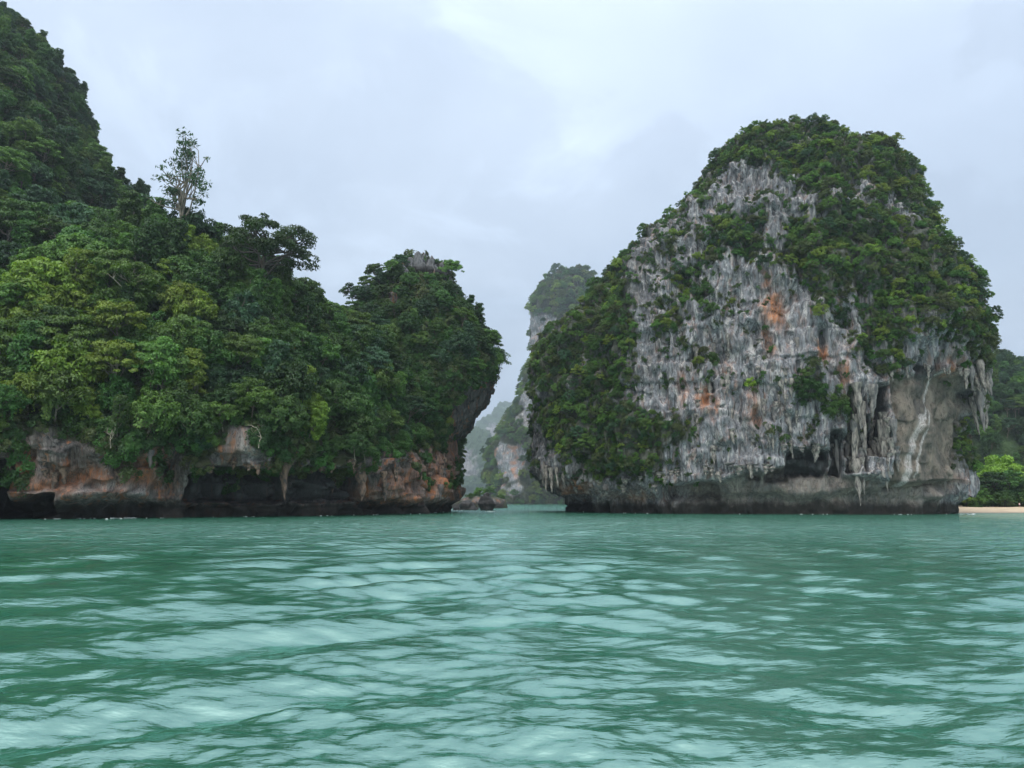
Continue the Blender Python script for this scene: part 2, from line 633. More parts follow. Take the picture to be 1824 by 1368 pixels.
def right_disp(P, Nn):
    px, py = image_px(P)
    fr = facing(P, Nn)
    ang = P.copy()
    d = 2.6 * fbm(P / 13.0, 3, 1)
    d += 1.1 * fbm(P / 4.5, 3, 9)
    Q = P * np.array([1 / 2.6, 1 / 2.6, 1 / 15.0])
    wv = fbm(P / 6.0, 2, 40)[:, None] * np.array([1.0, 1.0, 0.3])
    flute = ridged(Q + wv * 0.7, 3, 21)
    smoothwall = box(px, py, 1592, 1728, 668, 880, 9) * fr
    base = smooth(842, 856, py + 14 * np.sin(px / 70.0) + 8 * fbm(np.stack([px / 40, py * 0, py * 0], 1), 2, 5)) * fr * smooth(1150, 1250, px)
    rough = (1 - 0.92 * smoothwall) * (1 - 0.8 * base)
    rib = ridged(P * np.array([1 / 8.0, 1 / 8.0, 1 / 34.0]) + wv * 0.25, 2, 23)
    d += rough * 1.8 * (rib - 0.4)
    bedz = vnoise(np.stack([P[:, 0] / 30, P[:, 1] / 30, (P[:, 2] + 1.5 * fbm(P / 9.0, 2, 26)) / 3.2], 1), 27)
    d += rough * 0.7 * smooth(-0.1, 0.25, bedz)
    d += smoothwall * (0.9 * fbm(P / np.array([2.5, 2.5, 6.0]), 4, 29) + 0.5 * smooth(0, 0.1, fbm(P / 4.0, 3, 30)))
    d += rough * 1.9 * (flute - 0.35)
    Q2 = P * np.array([1 / 0.85, 1 / 0.85, 1 / 4.0])
    d += rough * 0.8 * fbm(Q2 + wv, 3, 33)
    # ragged curtain bottoms: undercut steps
    st = fbm(P * np.array([1 / 3.0, 1 / 3.0, 1 / 5.5]), 2, 70)
    d += rough * 0.9 * smooth(0.0, 0.12, st)
    d -= smoothwall * 2.6
    d -= smooth(1150, 1260, px) * fr * base * 2.6
    # tide notch all round
    z = P[:, 2]
    d += smooth(6.0, 0.5, z) * 2.0 * fbm(P / 6.0, 3, 57)
    nz = fbm(P / 5.0, 2, 55)
    d -= 2.2 * smooth(4.6 + nz, 2.2 + nz, z) * smooth(-1.5, 0.6, z) + 1.4 * smooth(0.6, -1.0, z)
    jit = 7 * fbm(np.stack([px / 12, py / 25, px * 0], 1), 3, 81)
    for x0, x1, y0, y1, dep, so in [
        (1398, 1478, 800, 846, 5.0, 6), (1484, 1506, 768, 848, 5.5, 4), (1554, 1582, 685, 810, 6.5, 5), (1512, 1530, 690, 842, 5.5, 4),
        (1538, 1548, 740, 840, 3.0, 4), (1175, 1275, 862, 893, 4.0, 7), (1032, 1052, 808, 838, 4.0, 6), (1636, 1650, 640, 662, 3.0, 5), (1664, 1676, 640, 668, 3.0, 5),
        (1456, 1468, 585, 640, 2.6, 4), (1286, 1292, 610, 645, 2.0, 4), (1362, 1372, 590, 640, 2.2, 5), (1250, 1272, 690, 722, 2.0, 6), (1262, 1272, 680, 695, 2.4, 4),
        (1330, 1350, 834, 850, 3.5, 6), (1362, 1400, 838, 856, 4.0, 6), (1725, 1742, 700, 760, 2.5, 6), (1376, 1410, 530, 560, 0.8, 8),
        (1015, 1040, 880, 912, 3.0, 8)]:
        d -= dep * box(px + jit, py + jit * 0.8, x0, x1, y0, y1, so) * fr
    v = veg_right(px, py)
    v = np.where(fr, v, 0.85)
    v = np.where(P[:, 2] < 9, np.where(fr, v, 0.2), v)
    vn = v + 0.30 * fbm(P / 3.0, 3, 61)
    rust = np.zeros(len(P))
    jr = 16 * fbm(np.stack([px / 9, py / 16, px * 0], 1), 4, 83)
    for cx_, cy_, rx_, ry_, s_ in [(1380, 552, 17, 26, 1.0), (1362, 500, 10, 10, .5), (1464, 628, 9, 16, 1), (1258, 712, 14, 16, .9), (1292, 660, 8, 14, .8), (1370, 605, 10, 22, .5),
                                   (1342, 735, 9, 26, .5), (1700, 665, 16, 26, .7), (1500, 655, 9, 28, .45), (1590, 680, 9, 30, .4), (1030, 862, 28, 16, .7), (1120, 885, 40, 12, .4), (1712, 858, 18, 14, .5), (1215, 690, 8, 30, .3)]:
        rust = np.maximum(rust, s_ * np.exp(-(((px + jr - cx_) / rx_) ** 2 + ((py + 1.5 * jr - cy_) / ry_) ** 2)))
    patina_shade = 0.42 * smooth(1215, 1120, px + 3 * jit) + 0.5 * smooth(520, 400, py) * 0.3  # darker towards the left flank and the top
    patina_shade = np.clip(patina_shade + 0.25 * smooth(0.1, 0.5, fbm(P / 8.0, 3, 91)), 0, 1)
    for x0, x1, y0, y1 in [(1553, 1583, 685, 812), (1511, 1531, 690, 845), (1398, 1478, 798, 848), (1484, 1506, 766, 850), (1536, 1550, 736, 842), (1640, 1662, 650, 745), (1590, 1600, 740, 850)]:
        patina_shade = np.maximum(patina_shade, 1.1 * box(px + jit, py + jit, x0, x1, y0, y1, 4) * fr)  # shade of the slits and hollows painted dark; last two boxes are streak stains
    calc = np.zeros(len(P))
    for ln, wd in [(((1650, 742), (1630, 800), (1617, 862)), 8), (((1668, 730), (1650, 790), (1634, 850)), 3), (((1728, 762), (1726, 830), (1722, 890)), 4),
                   (((1705, 900), (1722, 872), (1740, 850)), 5), (((1690, 650), (1670, 700), (1655, 745)), 3)]:
        for (ax, ay), (bx, by) in zip(ln[:-1], ln[1:]):
            t_ = np.clip(((px - ax) * (bx - ax) + (py - ay) * (by - ay)) / ((bx - ax) ** 2 + (by - ay) ** 2), 0, 1)
            dd = np.hypot(px + 0.3 * jit - ax - t_ * (bx - ax), py - ay - t_ * (by - ay))
            calc = np.maximum(calc, smooth(wd, wd * 0.4, dd))
    calc = calc * fr
    tan_ = np.maximum(smoothwall, 0.75 * base)
    return d, {'rust': np.clip(1.5 * rust, 0, 1) * fr, 'tan': tan_, 'patina_shade': patina_shade * (1 - 0.5 * tan_), 'calcite': calc * 0.75, 'soil': smooth(0.62, 0.95, vn) * 0.8, 'veg': v}


eL = edge([(1012, 915), (1008, 880), (992, 852), (970, 836), (958, 800), (962, 760), (962, 700), (956, 662), (968, 625), (1002, 602), (1040, 578), (1078, 520), (1118, 478),
           (1178, 424), (1234, 372), (1266, 322), (1284, 290), (1306, 272), (1330, 266)], lambda y: np.interp(y, [254, 650], [181, 192]))
eR = edge([(1650, 916), (1650, 880), (1656, 860), (1664, 770), (1668, 740), (1680, 700), (1698, 660), (1690, 622), (1672, 570), (1648, 518), (1632, 490), (1612, 450),
           (1600, 406), (1582, 352), (1564, 326), (1534, 310), (1500, 300), (1462, 288), (1425, 274), (1385, 266)], lambda y: np.interp(y, [254, 650], [181, 170]))
ztop = min(eL[0][-1], eR[0][-1])
zs = np.linspace(-3, ztop, 480)
RYF = np.interp(zs, [-3, 5, 40, 65, 80, 90, ztop], [33, 34, 33, 29, 22, 13, 4])
RYB = np.interp(zs, [-3, 40, 75, ztop], [40, 38, 28, 6])
YC = np.interp(zs, [-3, 60, ztop], [181, 181, 182])
XLr, XRr = np.interp(zs, *eL), np.interp(zs, *eR)
B_R = make_body(zs, XLr, XRr, YC, RYF, RYB, np.interp(zs, [0, 40, 92], [-22, -22, 0]) / 2 / np.maximum((XRr - XLr) / 2, 1), 2.7, 840, right_disp)
tower = thing('limestone_island', 'tall grey limestone rock tower with streaked face, right of the channel', 'island', (0, 0, 0))
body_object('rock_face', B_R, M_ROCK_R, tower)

# ---- left headland ------------------------------------------------------
def vegline_left(px):
    return np.interp(px, [-300, 0, 60, 120, 200, 300, 335, 380, 400, 450, 470, 540, 620, 660, 700, 760, 790, 800, 812],
                     [782, 785, 783, 792, 797, 806, 830, 808, 790, 796, 828, 828, 824, 820, 810, 795, 782, 752, 708])


def left_disp(P, Nn):
    px, py = image_px(P)
    fr = facing(P, Nn)
    z = P[:, 2]
    d = 4.5 * fbm(P / 22.0, 2, 101) + 2.4 * fbm(P / 9.0, 3, 103)
    low = smooth(16, 8, z)
    Q = P * np.array([1 / 2.2, 1 / 2.2, 1 / 9.0])
    wv = fbm(P / 6.0, 2, 140)[:, None] * np.array([1.0, 1.0, 0.3])
    d = d * (1 - 0.45 * low) + low * (1.5 * (ridged(Q + wv, 3, 121) - 0.3) + 1.0 * fbm(P / 1.6, 3, 133) + 2.8 * fbm(P / 4.5, 2, 137) + 1.3 * smooth(0.0, 0.1, fbm(P / np.array([5.0, 5.0, 3.0]), 2, 139)))
    st = fbm(P * np.array([1 / 3.0, 1 / 3.0, 1 / 4.0]), 2, 170)
    d += low * 0.8 * smooth(0.0, 0.12, st)
    nz = fbm(P / 6.0, 2, 155)
    d -= (2.0 * smooth(3.2 + nz, 1.4 + nz, z) * smooth(-1.5, 0.4, z) + 1.2 * smooth(0.4, -1, z)) * smooth(1.0, 0.0, 0 * z)
    jit = 9 * fbm(np.stack([px / 16, py / 20, px * 0], 1), 3, 181)
    cave = box(px + jit, py + jit * 0.6, 338, 655, 834, 893, 7)
    cave = np.maximum(cave, box(px + jit * 0.7, py + jit * 0.5, -40, 18, 818, 920, 8))
    cave = np.maximum(cave, box(px + jit * 0.7, py + jit * 0.5 + 0.28 * np.clip(px - 60, -60, 60), 10, 92, 884, 925, 8))
    cave = np.maximum(cave, 0.5 * box(px + jit * 0.7, py + jit * 0.5, 292, 304, 828, 848, 5))
    d -= (7.5 + 3.0 * fbm(P / 3.5, 3, 199) + 1.5 * ridged(P / 1.8, 2, 198)) * cave * fr
    d -= 2.2 * box(px + jit, py + jit, 330, 700, 890, 935, 6) * fr
    d += smooth(5.0, 0.5, z) * 2.2 * fbm(P / 5.5, 3, 211)
    # upper lip of the cliff stands proud
    d += 1.6 * fr * smooth(-16, -2, vegline_left(px) - py + 12) * smooth(20, 2, py - vegline_left(px)) * low
    v = smooth(6, -14, py - vegline_left(px) + 34 * fbm(P / 3.5, 3, 190))
    v = np.where(fr, v, smooth(6, 12, z))
    rust = np.zeros(len(P))
    for cx_, cy_, rx_, ry_, s_ in [(45, 840, 34, 44, .9), (75, 862, 36, 16, 1), (120, 850, 34, 26, .9), (165, 845, 30, 24, .8), (235, 815, 12, 18, .8), (270, 820, 26, 34, 1), (255, 845, 40, 18, .9),
                                   (205, 862, 26, 20, .5), (405, 800, 12, 20, .8), (300, 870, 16, 20, .6), (650, 880, 20, 14, .7), (700, 862, 30, 28, .6), (765, 850, 40, 36, .8), (790, 800, 22, 40, .8), (720, 890, 40, 14, .5)]:
        rust = np.maximum(rust, s_ * np.exp(-(((px + jit - cx_) / rx_) ** 2 + ((py + jit - cy_) / ry_) ** 2)))
    patina_shade = 0.35 * smooth(0.0, 0.5, fbm(P / 5.0, 3, 191)) + 0.85 * cave  # lichen patches, plus the caves' shade painted into the rock colour
    calc = np.zeros(len(P))
    for cx_, cy_, rx_, ry_ in [(82, 872, 14, 5), (150, 870, 22, 6), (200, 860, 26, 7), (245, 875, 14, 10), (75, 820, 8, 24), (412, 790, 12, 14), (430, 808, 16, 14), (640, 860, 9, 16)]:
        calc = np.maximum(calc, np.exp(-(((px + jit - cx_) / rx_) ** 2 + ((py + jit - cy_) / ry_) ** 2)))
    return d, {'rust': rust * fr, 'tan': np.zeros(len(P)), 'patina_shade': np.clip(patina_shade, 0, 1), 'calcite': 0.55 * calc * fr, 'soil': smooth(0.3, 0.8, v), 'veg': v}


eLR = edge([(803, 914, 183), (800, 800, 183), (788, 745, 184), (700, 650, 186), (620, 590, 188), (540, 566, 188), (490, 562, 188), (430, 545, 188), (365, 520, 188), (315, 478, 188), (272, 412, 188), (215, 350, 188),
            (172, 300, 188), (136, 232, 188), (106, 160, 188), (68, 105, 188), (14, 48, 188), (-40, 10, 188), (-150, -40, 188)], 188)
ztl = eLR[0][-1]
zsl = np.concatenate([np.linspace(-3, 16, 130), np.linspace(16, ztl, 240)[1:]])
XRl = np.interp(zsl, *eLR)
CX = np.interp(zsl, [-3, 20, 60, 100, ztl], [-100, -100, -112, -125, -150])
XLl = np.minimum(2 * CX - XRl, XRl - 12)
RYFl = np.interp(zsl, [-3, 4, 12, 40, 80, 120, ztl], [84, 84, 86, 70, 46, 26, 8])
YCl = np.full_like(zsl, 187.0)
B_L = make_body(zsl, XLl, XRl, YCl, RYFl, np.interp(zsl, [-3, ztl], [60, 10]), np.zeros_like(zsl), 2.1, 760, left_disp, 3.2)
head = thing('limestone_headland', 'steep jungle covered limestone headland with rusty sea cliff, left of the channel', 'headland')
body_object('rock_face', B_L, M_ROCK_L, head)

# ---- dome at the end of the headland -------------------------------------
def dome_disp(P, Nn):
    px, py = image_px(P)
    fr = facing(P, Nn)
    z = P[:, 2]
    d = 1.6 * fbm(P / 9.0, 3, 201)
    wv = fbm(P / 6.0, 2, 240)[:, None] * np.array([1.0, 1.0, 0.3])
    d += 1.1 * (ridged(P * np.array([1 / 2.0, 1 / 2.0, 1 / 11.0]) + wv, 3, 221) - 0.3)
    d += 0.7 * fbm(P / 1.7, 3, 233)
    # slanting beds under the overhang
    bed = vnoise(np.stack([(P[:, 2] * 0.8 + P[:, 0] * -0.9) / 1.1, P[:, 1] / 9, P[:, 0] / 12], 1), 260)
    ov = smooth(795, 815, px) * box(px, py, 780, 920, 690, 800, 15)
    d += 1.0 * ov * bed
    nz = fbm(P / 6.0, 2, 255)
    d -= 1.8 * smooth(3.2 + nz, 1.4 + nz, z) * smooth(-1.5, 0.4, z)
    # spiky crest
    d += smooth(48, 62, z) * 3.4 * (ridged(P * np.array([1 / 2.6, 1 / 2.6, 1 / 14.0]), 2, 270) - 0.45)
    v = smooth(8, -10, py - np.interp(px, [600, 780, 800, 830, 895], [830, 800, 725, 690, 665]) + 8 * fbm(P / 2.5, 2, 290))
    rk = np.maximum(box(px, py, 672, 705, 478, 500, 10), 0.8 * box(px, py, 735, 790, 450, 540, 12))
    rk = np.maximum(rk, 0.7 * smooth(790, 830, px) * smooth(610, 500, py))
    rk = np.maximum(rk, smooth(590, 520, py) * smooth(-0.05, 0.25, fbm(P * np.array([1 / 4.0, 1 / 4.0, 1 / 8.0]), 3, 295) + 0.4 * smooth(540, 450, py)))
    v = v * (1 - 0.85 * rk)
    v = np.where(fr, v, 0.7 * smooth(34, 40, z))
    jit = 8 * fbm(np.stack([px / 14, py / 25, px * 0], 1), 3, 281)
    rust = np.zeros(len(P))
    for cx_, cy_, rx_, ry_, s_ in [(798, 735, 9, 40, 1), (795, 790, 12, 20, .7), (790, 850, 14, 40, .9), (760, 860, 30, 30, .8), (802, 880, 10, 30, .8)]:
        rust = np.maximum(rust, s_ * np.exp(-(((px + jit - cx_) / rx_) ** 2 + ((py + jit - cy_) / ry_) ** 2)))
    patina_shade = np.clip(0.45 * ov + 0.4 * smooth(0, .5, fbm(P / 5.0, 3, 291)), 0, 1)  # darker over the overhang beds, with random patches
    return d, {'rust': rust * fr, 'tan': 0 * z, 'patina_shade': patina_shade, 'calcite': 0 * z, 'soil': smooth(0.4, 0.9, v) * 0.9, 'veg': v}


eDR = edge([(800, 915), (806, 880), (808, 830), (806, 795), (822, 770), (842, 742), (862, 715), (878, 690), (872, 655), (862, 610), (845, 575), (820, 540), (805, 514), (796, 498), (775, 480), (755, 470)], 186)
eDL = edge([(640, 915), (600, 700), (618, 610), (656, 552), (672, 520), (684, 496), (698, 484), (722, 475), (735, 470)], 186)
ztd = min(eDR[0][-1], eDL[0][-1])
zsd = np.linspace(-3, ztd, 300)
XLd, XRd = np.interp(zsd, *eDL), np.interp(zsd, *eDR)
B_D = make_body(zsd, XLd, XRd, np.full_like(zsd, 186.0), np.interp(zsd, [-3, 10, 30, 50, ztd], [20, 22, 22, 15, 3]), np.interp(zsd, [-3, 30, ztd], [26, 24, 3]),
                np.zeros_like(zsd), 2.3, 420, dome_disp)
body_object('rock_crag', B_D, M_ROCK_L, head)

# ---------------------------------------------------------------- plants
def tubes(paths, sides=5):
    """paths: list of (points (n,3), radii (n)) -> V, F quads"""
    Vs, Fs, off = [], [], 0
    for pts, rad in paths:
        pts = np.asarray(pts, float)
        n = len(pts)
        tg = np.gradient(pts, axis=0)
        tg /= np.maximum(np.linalg.norm(tg, axis=1, keepdims=True), 1e-6)
        ref = np.array([0.3, 1.0, 0.1])
        s1 = np.cross(tg, ref)
        s1 /= np.maximum(np.linalg.norm(s1, axis=1, keepdims=True), 1e-6)
        s2 = np.cross(tg, s1)
        a = np.linspace(0, 2 * math.pi, sides, endpoint=False)
        ring = pts[:, None] + np.asarray(rad)[:, None, None] * (np.cos(a)[None, :, None] * s1[:, None] + np.sin(a)[None, :, None] * s2[:, None])
        Vs.append(ring.reshape(-1, 3))
        i, j = np.meshgrid(np.arange(n - 1), np.arange(sides), indexing='ij')
        j2 = (j + 1) % sides
        Fs.append(off + np.stack([i * sides + j, i * sides + j2, (i + 1) * sides + j2, (i + 1) * sides + j], -1).reshape(-1, 4))
        off += n * sides
    return np.vstack(Vs), np.vstack(Fs)


def unit(a):
    return a / np.maximum(np.linalg.norm(a, axis=-1, keepdims=True), 1e-9)


def leaves(rng, C, Nn, L, Wd, tint, droop=0.35):
    n = len(C)
    rnd = rng.normal(size=(n, 3))
    tg = unit(np.cross(Nn, rnd) + np.array([0, 0, -0.35]))
    bt = unit(np.cross(Nn, tg))
    Ls = (L * (0.65 + 0.7 * rng.random(n)))[:, None]
    Ws = (Wd * (0.65 + 0.7 * rng.random(n)))[:, None]
    v0 = C - tg * Ls * 0.5
    v1 = C + bt * Ws * 0.5 + tg * Ls * 0.05
    v2 = C + tg * Ls * 0.5 - np.array([0, 0, 1]) * Ls * droop * 0.5
    v3 = C - bt * Ws * 0.5 + tg * Ls * 0.05
    V = np.stack([v0, v1, v2, v3], 1).reshape(-1, 3)
    F = np.arange(4 * n).reshape(-1, 4)
    return V, F, np.repeat(tint, 4)


def bent(a, b, rng, k=6, wob=0.08):
    t = np.linspace(0, 1, k)[:, None]
    p = np.asarray(a) * (1 - t) + np.asarray(b) * t
    ln = np.linalg.norm(np.asarray(b) - np.asarray(a))
    off = np.cumsum(rng.normal(0, wob * ln / k ** 0.5, (k, 3)), 0)
    off -= off[0]
    return p + off * np.sin(np.linspace(0, math.pi, k))[:, None] ** 0.7


def gen_tree(seed, kind='dome', R=3.5, trunk_h=3.0, crown_h=3.0, n_clump=40, per=90, leaf=0.42, lw=0.2, clump_r=1.0, flat=0.6, trunk_r=0.16, hang=0.0, limbs=8, gap=0.0, lean=(0, 0)):
    rng = np.random.default_rng(seed)
    cl = []
    base = np.array([lean[0], lean[1], trunk_h])
    for i in range(n_clump):
        while True:
            q = rng.uniform(-1, 1, 3)
            if np.linalg.norm(q) < 1:
                break
        if kind == 'dome':
            q = unit(q) * (0.45 + 0.55 * rng.random() ** 0.5)
            q[2] = abs(q[2]) if rng.random() < 0.8 else -0.35 * abs(q[2])
            c = base + q * np.array([R, R, crown_h])
        elif kind == 'umbrella':
            lay = rng.integers(0, 3)
            a = rng.random() * 6.28
            rr = R * (0.25 + 0.75 * rng.random() ** 0.6) * (1 - 0.22 * lay)
            c = base + np.array([math.cos(a) * rr, math.sin(a) * rr, crown_h * (0.25 + 0.36 * lay) + rng.normal(0, 0.25) - 0.25 * (rr / R) ** 2 * crown_h])
        elif kind == 'column':
            q = unit(q) * (0.4 + 0.6 * rng.random())
            hz = rng.random()
            c = base + np.array([q[0] * R * (1.15 - 0.7 * hz), q[1] * R * (1.15 - 0.7 * hz), hz * crown_h])
        else:  # mound: low shrub mound down to the ground
            q = unit(q) * (0.5 + 0.5 * rng.random() ** 0.5)
            q[2] = abs(q[2])
            c = np.array([lean[0], lean[1], 0.15]) + q * np.array([R, R, crown_h])
        cl.append(c)
    cl = np.array(cl)
    Cs, Ns, Ts = [], [], []
    for c in cl:
        r = clump_r * (0.6 + 0.8 * rng.random())
        n = int(per * (0.6 + 0.8 * rng.random()) * (r / clump_r) ** 1.5)
        dv = unit(rng.normal(size=(n, 3)) + np.array([0, 0, 0.45]))
        rad = r * (0.35 + 0.65 * rng.random((n, 1)) ** 0.5)
        p = c + dv * rad * np.array([1, 1, flat])
        Cs.append(p)
        Ns.append(unit(dv * 0.7 + np.array([0, 0, 0.75]) + rng.normal(0, 0.35, (n, 3))))
        tb = np.clip(rng.normal(0.42, 0.16), 0, 1)
        Ts.append(np.clip(tb + rng.normal(0, 0.13, n), 0, 1))
        if hang > 0 and rng.random() < hang:
            m = int(n * 0.8)
            h = r * (1.0 + 2.2 * rng.random())
            tt = rng.random((m, 1))
            nstr = 5
            sx = rng.normal(0, r * 0.5, (nstr, 2))
            k = rng.integers(0, nstr, m)
            p = np.hstack([c[:2] + sx[k] + rng.normal(0, 0.13, (m, 2)), c[2] - tt * h])
            Cs.append(p)
            out = unit(np.hstack([p[:, :2] - base[:2], np.zeros((m, 1))]))
            Ns.append(unit(out * 0.9 + np.array([0, 0, 0.4]) + rng.normal(0, 0.3, (m, 3))))
            Ts.append(np.clip(tb + rng.normal(0.02, 0.13, m), 0, 1))
    C, Nn, T = np.vstack(Cs), np.vstack(Ns), np.concatenate(Ts)
    lv = leaves(rng, C, Nn, leaf, lw, T)
    # wood
    paths = []
    top = base + np.array([0, 0, crown_h * 0.35]) if kind != 'mound' else np.array([0, 0, crown_h * 0.4])
    tr = bent((0, 0, -0.6), top, rng, 7, 0.05)
    paths.append((tr, np.linspace(trunk_r, trunk_r * 0.55, 7)))
    pick = rng.permutation(len(cl))[:limbs]
    for i in pick:
        s = tr[rng.integers(3, 7)]
        e = cl[i]
        pts = bent(s, e, rng, 6, 0.10)
        paths.append((pts, np.linspace(trunk_r * 0.5, trunk_r * 0.12, 6)))
        near = np.argsort(((cl - e) ** 2).sum(1))[1:3]
        for k in near:
            paths.append((bent(pts[3], cl[k], rng, 4, 0.1), np.linspace(trunk_r * 0.26, trunk_r * 0.07, 4)))
    wd = tubes(paths, 5)
    return lv, wd


def tree_meshes(name, bark=M_BARK, pool=False, parts=True, **kw):
    (lv, lf, lt), (wv, wf) = gen_tree(**kw)
    crown = mesh_np(name + '_crown', lv, lf, (M_LEAF,), False, {'tint': lt}) if parts else None
    trunk = mesh_np(name + '_trunk', wv, wf, (bark,), True) if parts else None
    both = None if not pool else mesh_np(name + '_whole', np.vstack([lv, wv]), np.vstack([lf, wf + len(lv)]), (M_LEAF, bark), False,
                   {'tint': np.concatenate([lt, np.zeros(len(wv))])}, np.concatenate([np.zeros(len(lf)), np.ones(len(wf))]))
    return crown, trunk, both


FOREST = []
for s in range(3):
    FOREST.append(tree_meshes('canopy', pool=True, seed=10 + s, kind='dome', R=3.6, trunk_h=3.4, crown_h=3.2, n_clump=82, per=78, clump_r=0.74, flat=0.6, hang=0.12))
for s in range(2):
    FOREST.append(tree_meshes('umbrella', pool=True, seed=20 + s, kind='umbrella', R=4.2, trunk_h=4.9, crown_h=2.8, n_clump=76, per=74, clump_r=0.76, flat=0.38, limbs=12))
for s in range(3):
    FOREST.append(tree_meshes('vine', pool=True, seed=30 + s, kind='dome', R=3.0, trunk_h=2.4, crown_h=3.6, n_clump=64, per=70, clump_r=0.66, flat=0.7, hang=0.75, leaf=0.34, lw=0.2))
for s in range(2):
    FOREST.append(tree_meshes('bushy', pool=True, seed=40 + s, kind='column', R=2.2, trunk_h=1.8, crown_h=6.4, n_clump=70, per=74, clump_r=0.68, flat=0.6, hang=0.2))
SHRUB = []
for s in range(3):
    SHRUB.append(tree_meshes('shrub', pool=True, seed=60 + s, bark=M_BARK_D, kind='dome', R=1.75, trunk_h=1.0, crown_h=1.4, n_clump=48, per=56, clump_r=0.40, flat=0.62, leaf=0.23, lw=0.12, trunk_r=0.09, limbs=6))
for s in range(2):
    SHRUB.append(tree_meshes('shrub_flat', pool=True, seed=70 + s, bark=M_BARK_D, kind='umbrella', R=1.9, trunk_h=1.4, crown_h=1.2, n_clump=44, per=54, clump_r=0.38, flat=0.42, leaf=0.23, lw=0.12, trunk_r=0.08, limbs=8))
for s in range(2):
    SHRUB.append(tree_meshes('mound', pool=True, seed=80 + s, bark=M_BARK_D, kind='mound', R=1.6, trunk_h=0.6, crown_h=1.2, n_clump=40, per=54, clump_r=0.38, flat=0.7, hang=0.35, leaf=0.24, lw=0.13, trunk_r=0.06, limbs=5))
TUFT = []
for s in range(4):
    TUFT.append(tree_meshes('tuft', pool=True, parts=False, seed=90 + s, bark=M_BARK_D, kind='mound', R=0.9, trunk_h=0.3, crown_h=0.6, n_clump=9, per=45, clump_r=0.36, flat=0.7, hang=0.3, leaf=0.26, lw=0.13, trunk_r=0.03, limbs=3))

def scatter_pts(B, dens, n, rng, mind, frame=(-120, 1944, -140, 930), need_face=True):
    """pick surface points with weight dens(px,py,veg,P)"""
    V, F = B.V, B.F
    a, b, c, d = V[F[:, 0]], V[F[:, 1]], V[F[:, 2]], V[F[:, 3]]
    nn = np.cross(c - a, d - b)
    ar = 0.5 * np.linalg.norm(nn, axis=1)
    nn = unit(nn)
    ctr = (a + b + c + d) / 4
    px, py = image_px(ctr)
    fc = facing(ctr, nn)
    veg = B.attrs['veg'][F].mean(1)
    wgt = ar * dens(px, py, veg, ctr, nn)
    ok = (px > frame[0]) & (px < frame[1]) & (py > frame[2]) & (py < frame[3])
    if need_face:
        ok &= fc | (np.abs(((np.array([0, 0, CAMH]) - ctr) * nn).sum(1)) < 0.28 * np.linalg.norm(ctr, axis=1))
    wgt = np.where(ok, wgt, 0)
    if wgt.sum() <= 0:
        return np.zeros((0, 3)), np.zeros((0, 3))
    idx = rng.choice(len(wgt), size=n, p=wgt / wgt.sum())
    r1, r2 = rng.random((n, 1)), rng.random((n, 1))
    P = (a[idx] * (1 - r1) + b[idx] * r1) * (1 - r2) + (d[idx] * (1 - r1) + c[idx] * r1) * r2
    keep = []
    cell = {}
    for i in range(n):
        md = mind
        k = tuple((P[i] // md).astype(int))
        bad = False
        for dx in (-1, 0, 1):
            for dy in (-1, 0, 1):
                for dz in (-1, 0, 1):
                    for j in cell.get((k[0] + dx, k[1] + dy, k[2] + dz), ()):
                        if ((P[i] - P[j]) ** 2).sum() < md * md:
                            bad = True
                            break
                    if bad:
                        break
                if bad:
                    break
            if bad:
                break
        if not bad:
            keep.append(i)
            cell.setdefault(k, []).append(i)
    return P[keep], nn[idx[keep]]


def tilt_quat(n, amount, rng):
    up = Vector((0, 0, 1))
    t = (up * (1 - amount) + Vector(n) * amount + Vector(rng.normal(0, 0.06, 3))).normalized()
    q = up.rotation_difference(t)
    from mathutils import Quaternion
    return q @ Quaternion((0, 0, 1), rng.random() * 6.283)


def set_leaf(o, green):
    o.material_slots[0].link = 'OBJECT'
    o.material_slots[0].material = LEAF[green]


def plant(name, meshes, P, n, scl, colour, label, cat, group, rng, tilt=0.3, squash=1.0):
    crown, trunk, _ = meshes
    e = thing(name, label, cat, tuple(P), group)
    e.rotation_mode = 'QUATERNION'
    e.rotation_quaternion = tilt_quat(n, tilt, rng)
    e.scale = (scl, scl, scl * squash)
    c = link('crown', crown, e)
    set_leaf(c, colour)
    link('trunk', trunk, e)
    return e


def proto_pool(name, meshes, colours):
    coll = bpy.data.collections.new(name)
    k = 0
    for ms in meshes:
        for colr in colours:
            o = bpy.data.objects.new('%s_%03d' % (name, k), ms[2])
            coll.objects.link(o)
            set_leaf(o, colr)
            k += 1
    return coll, k


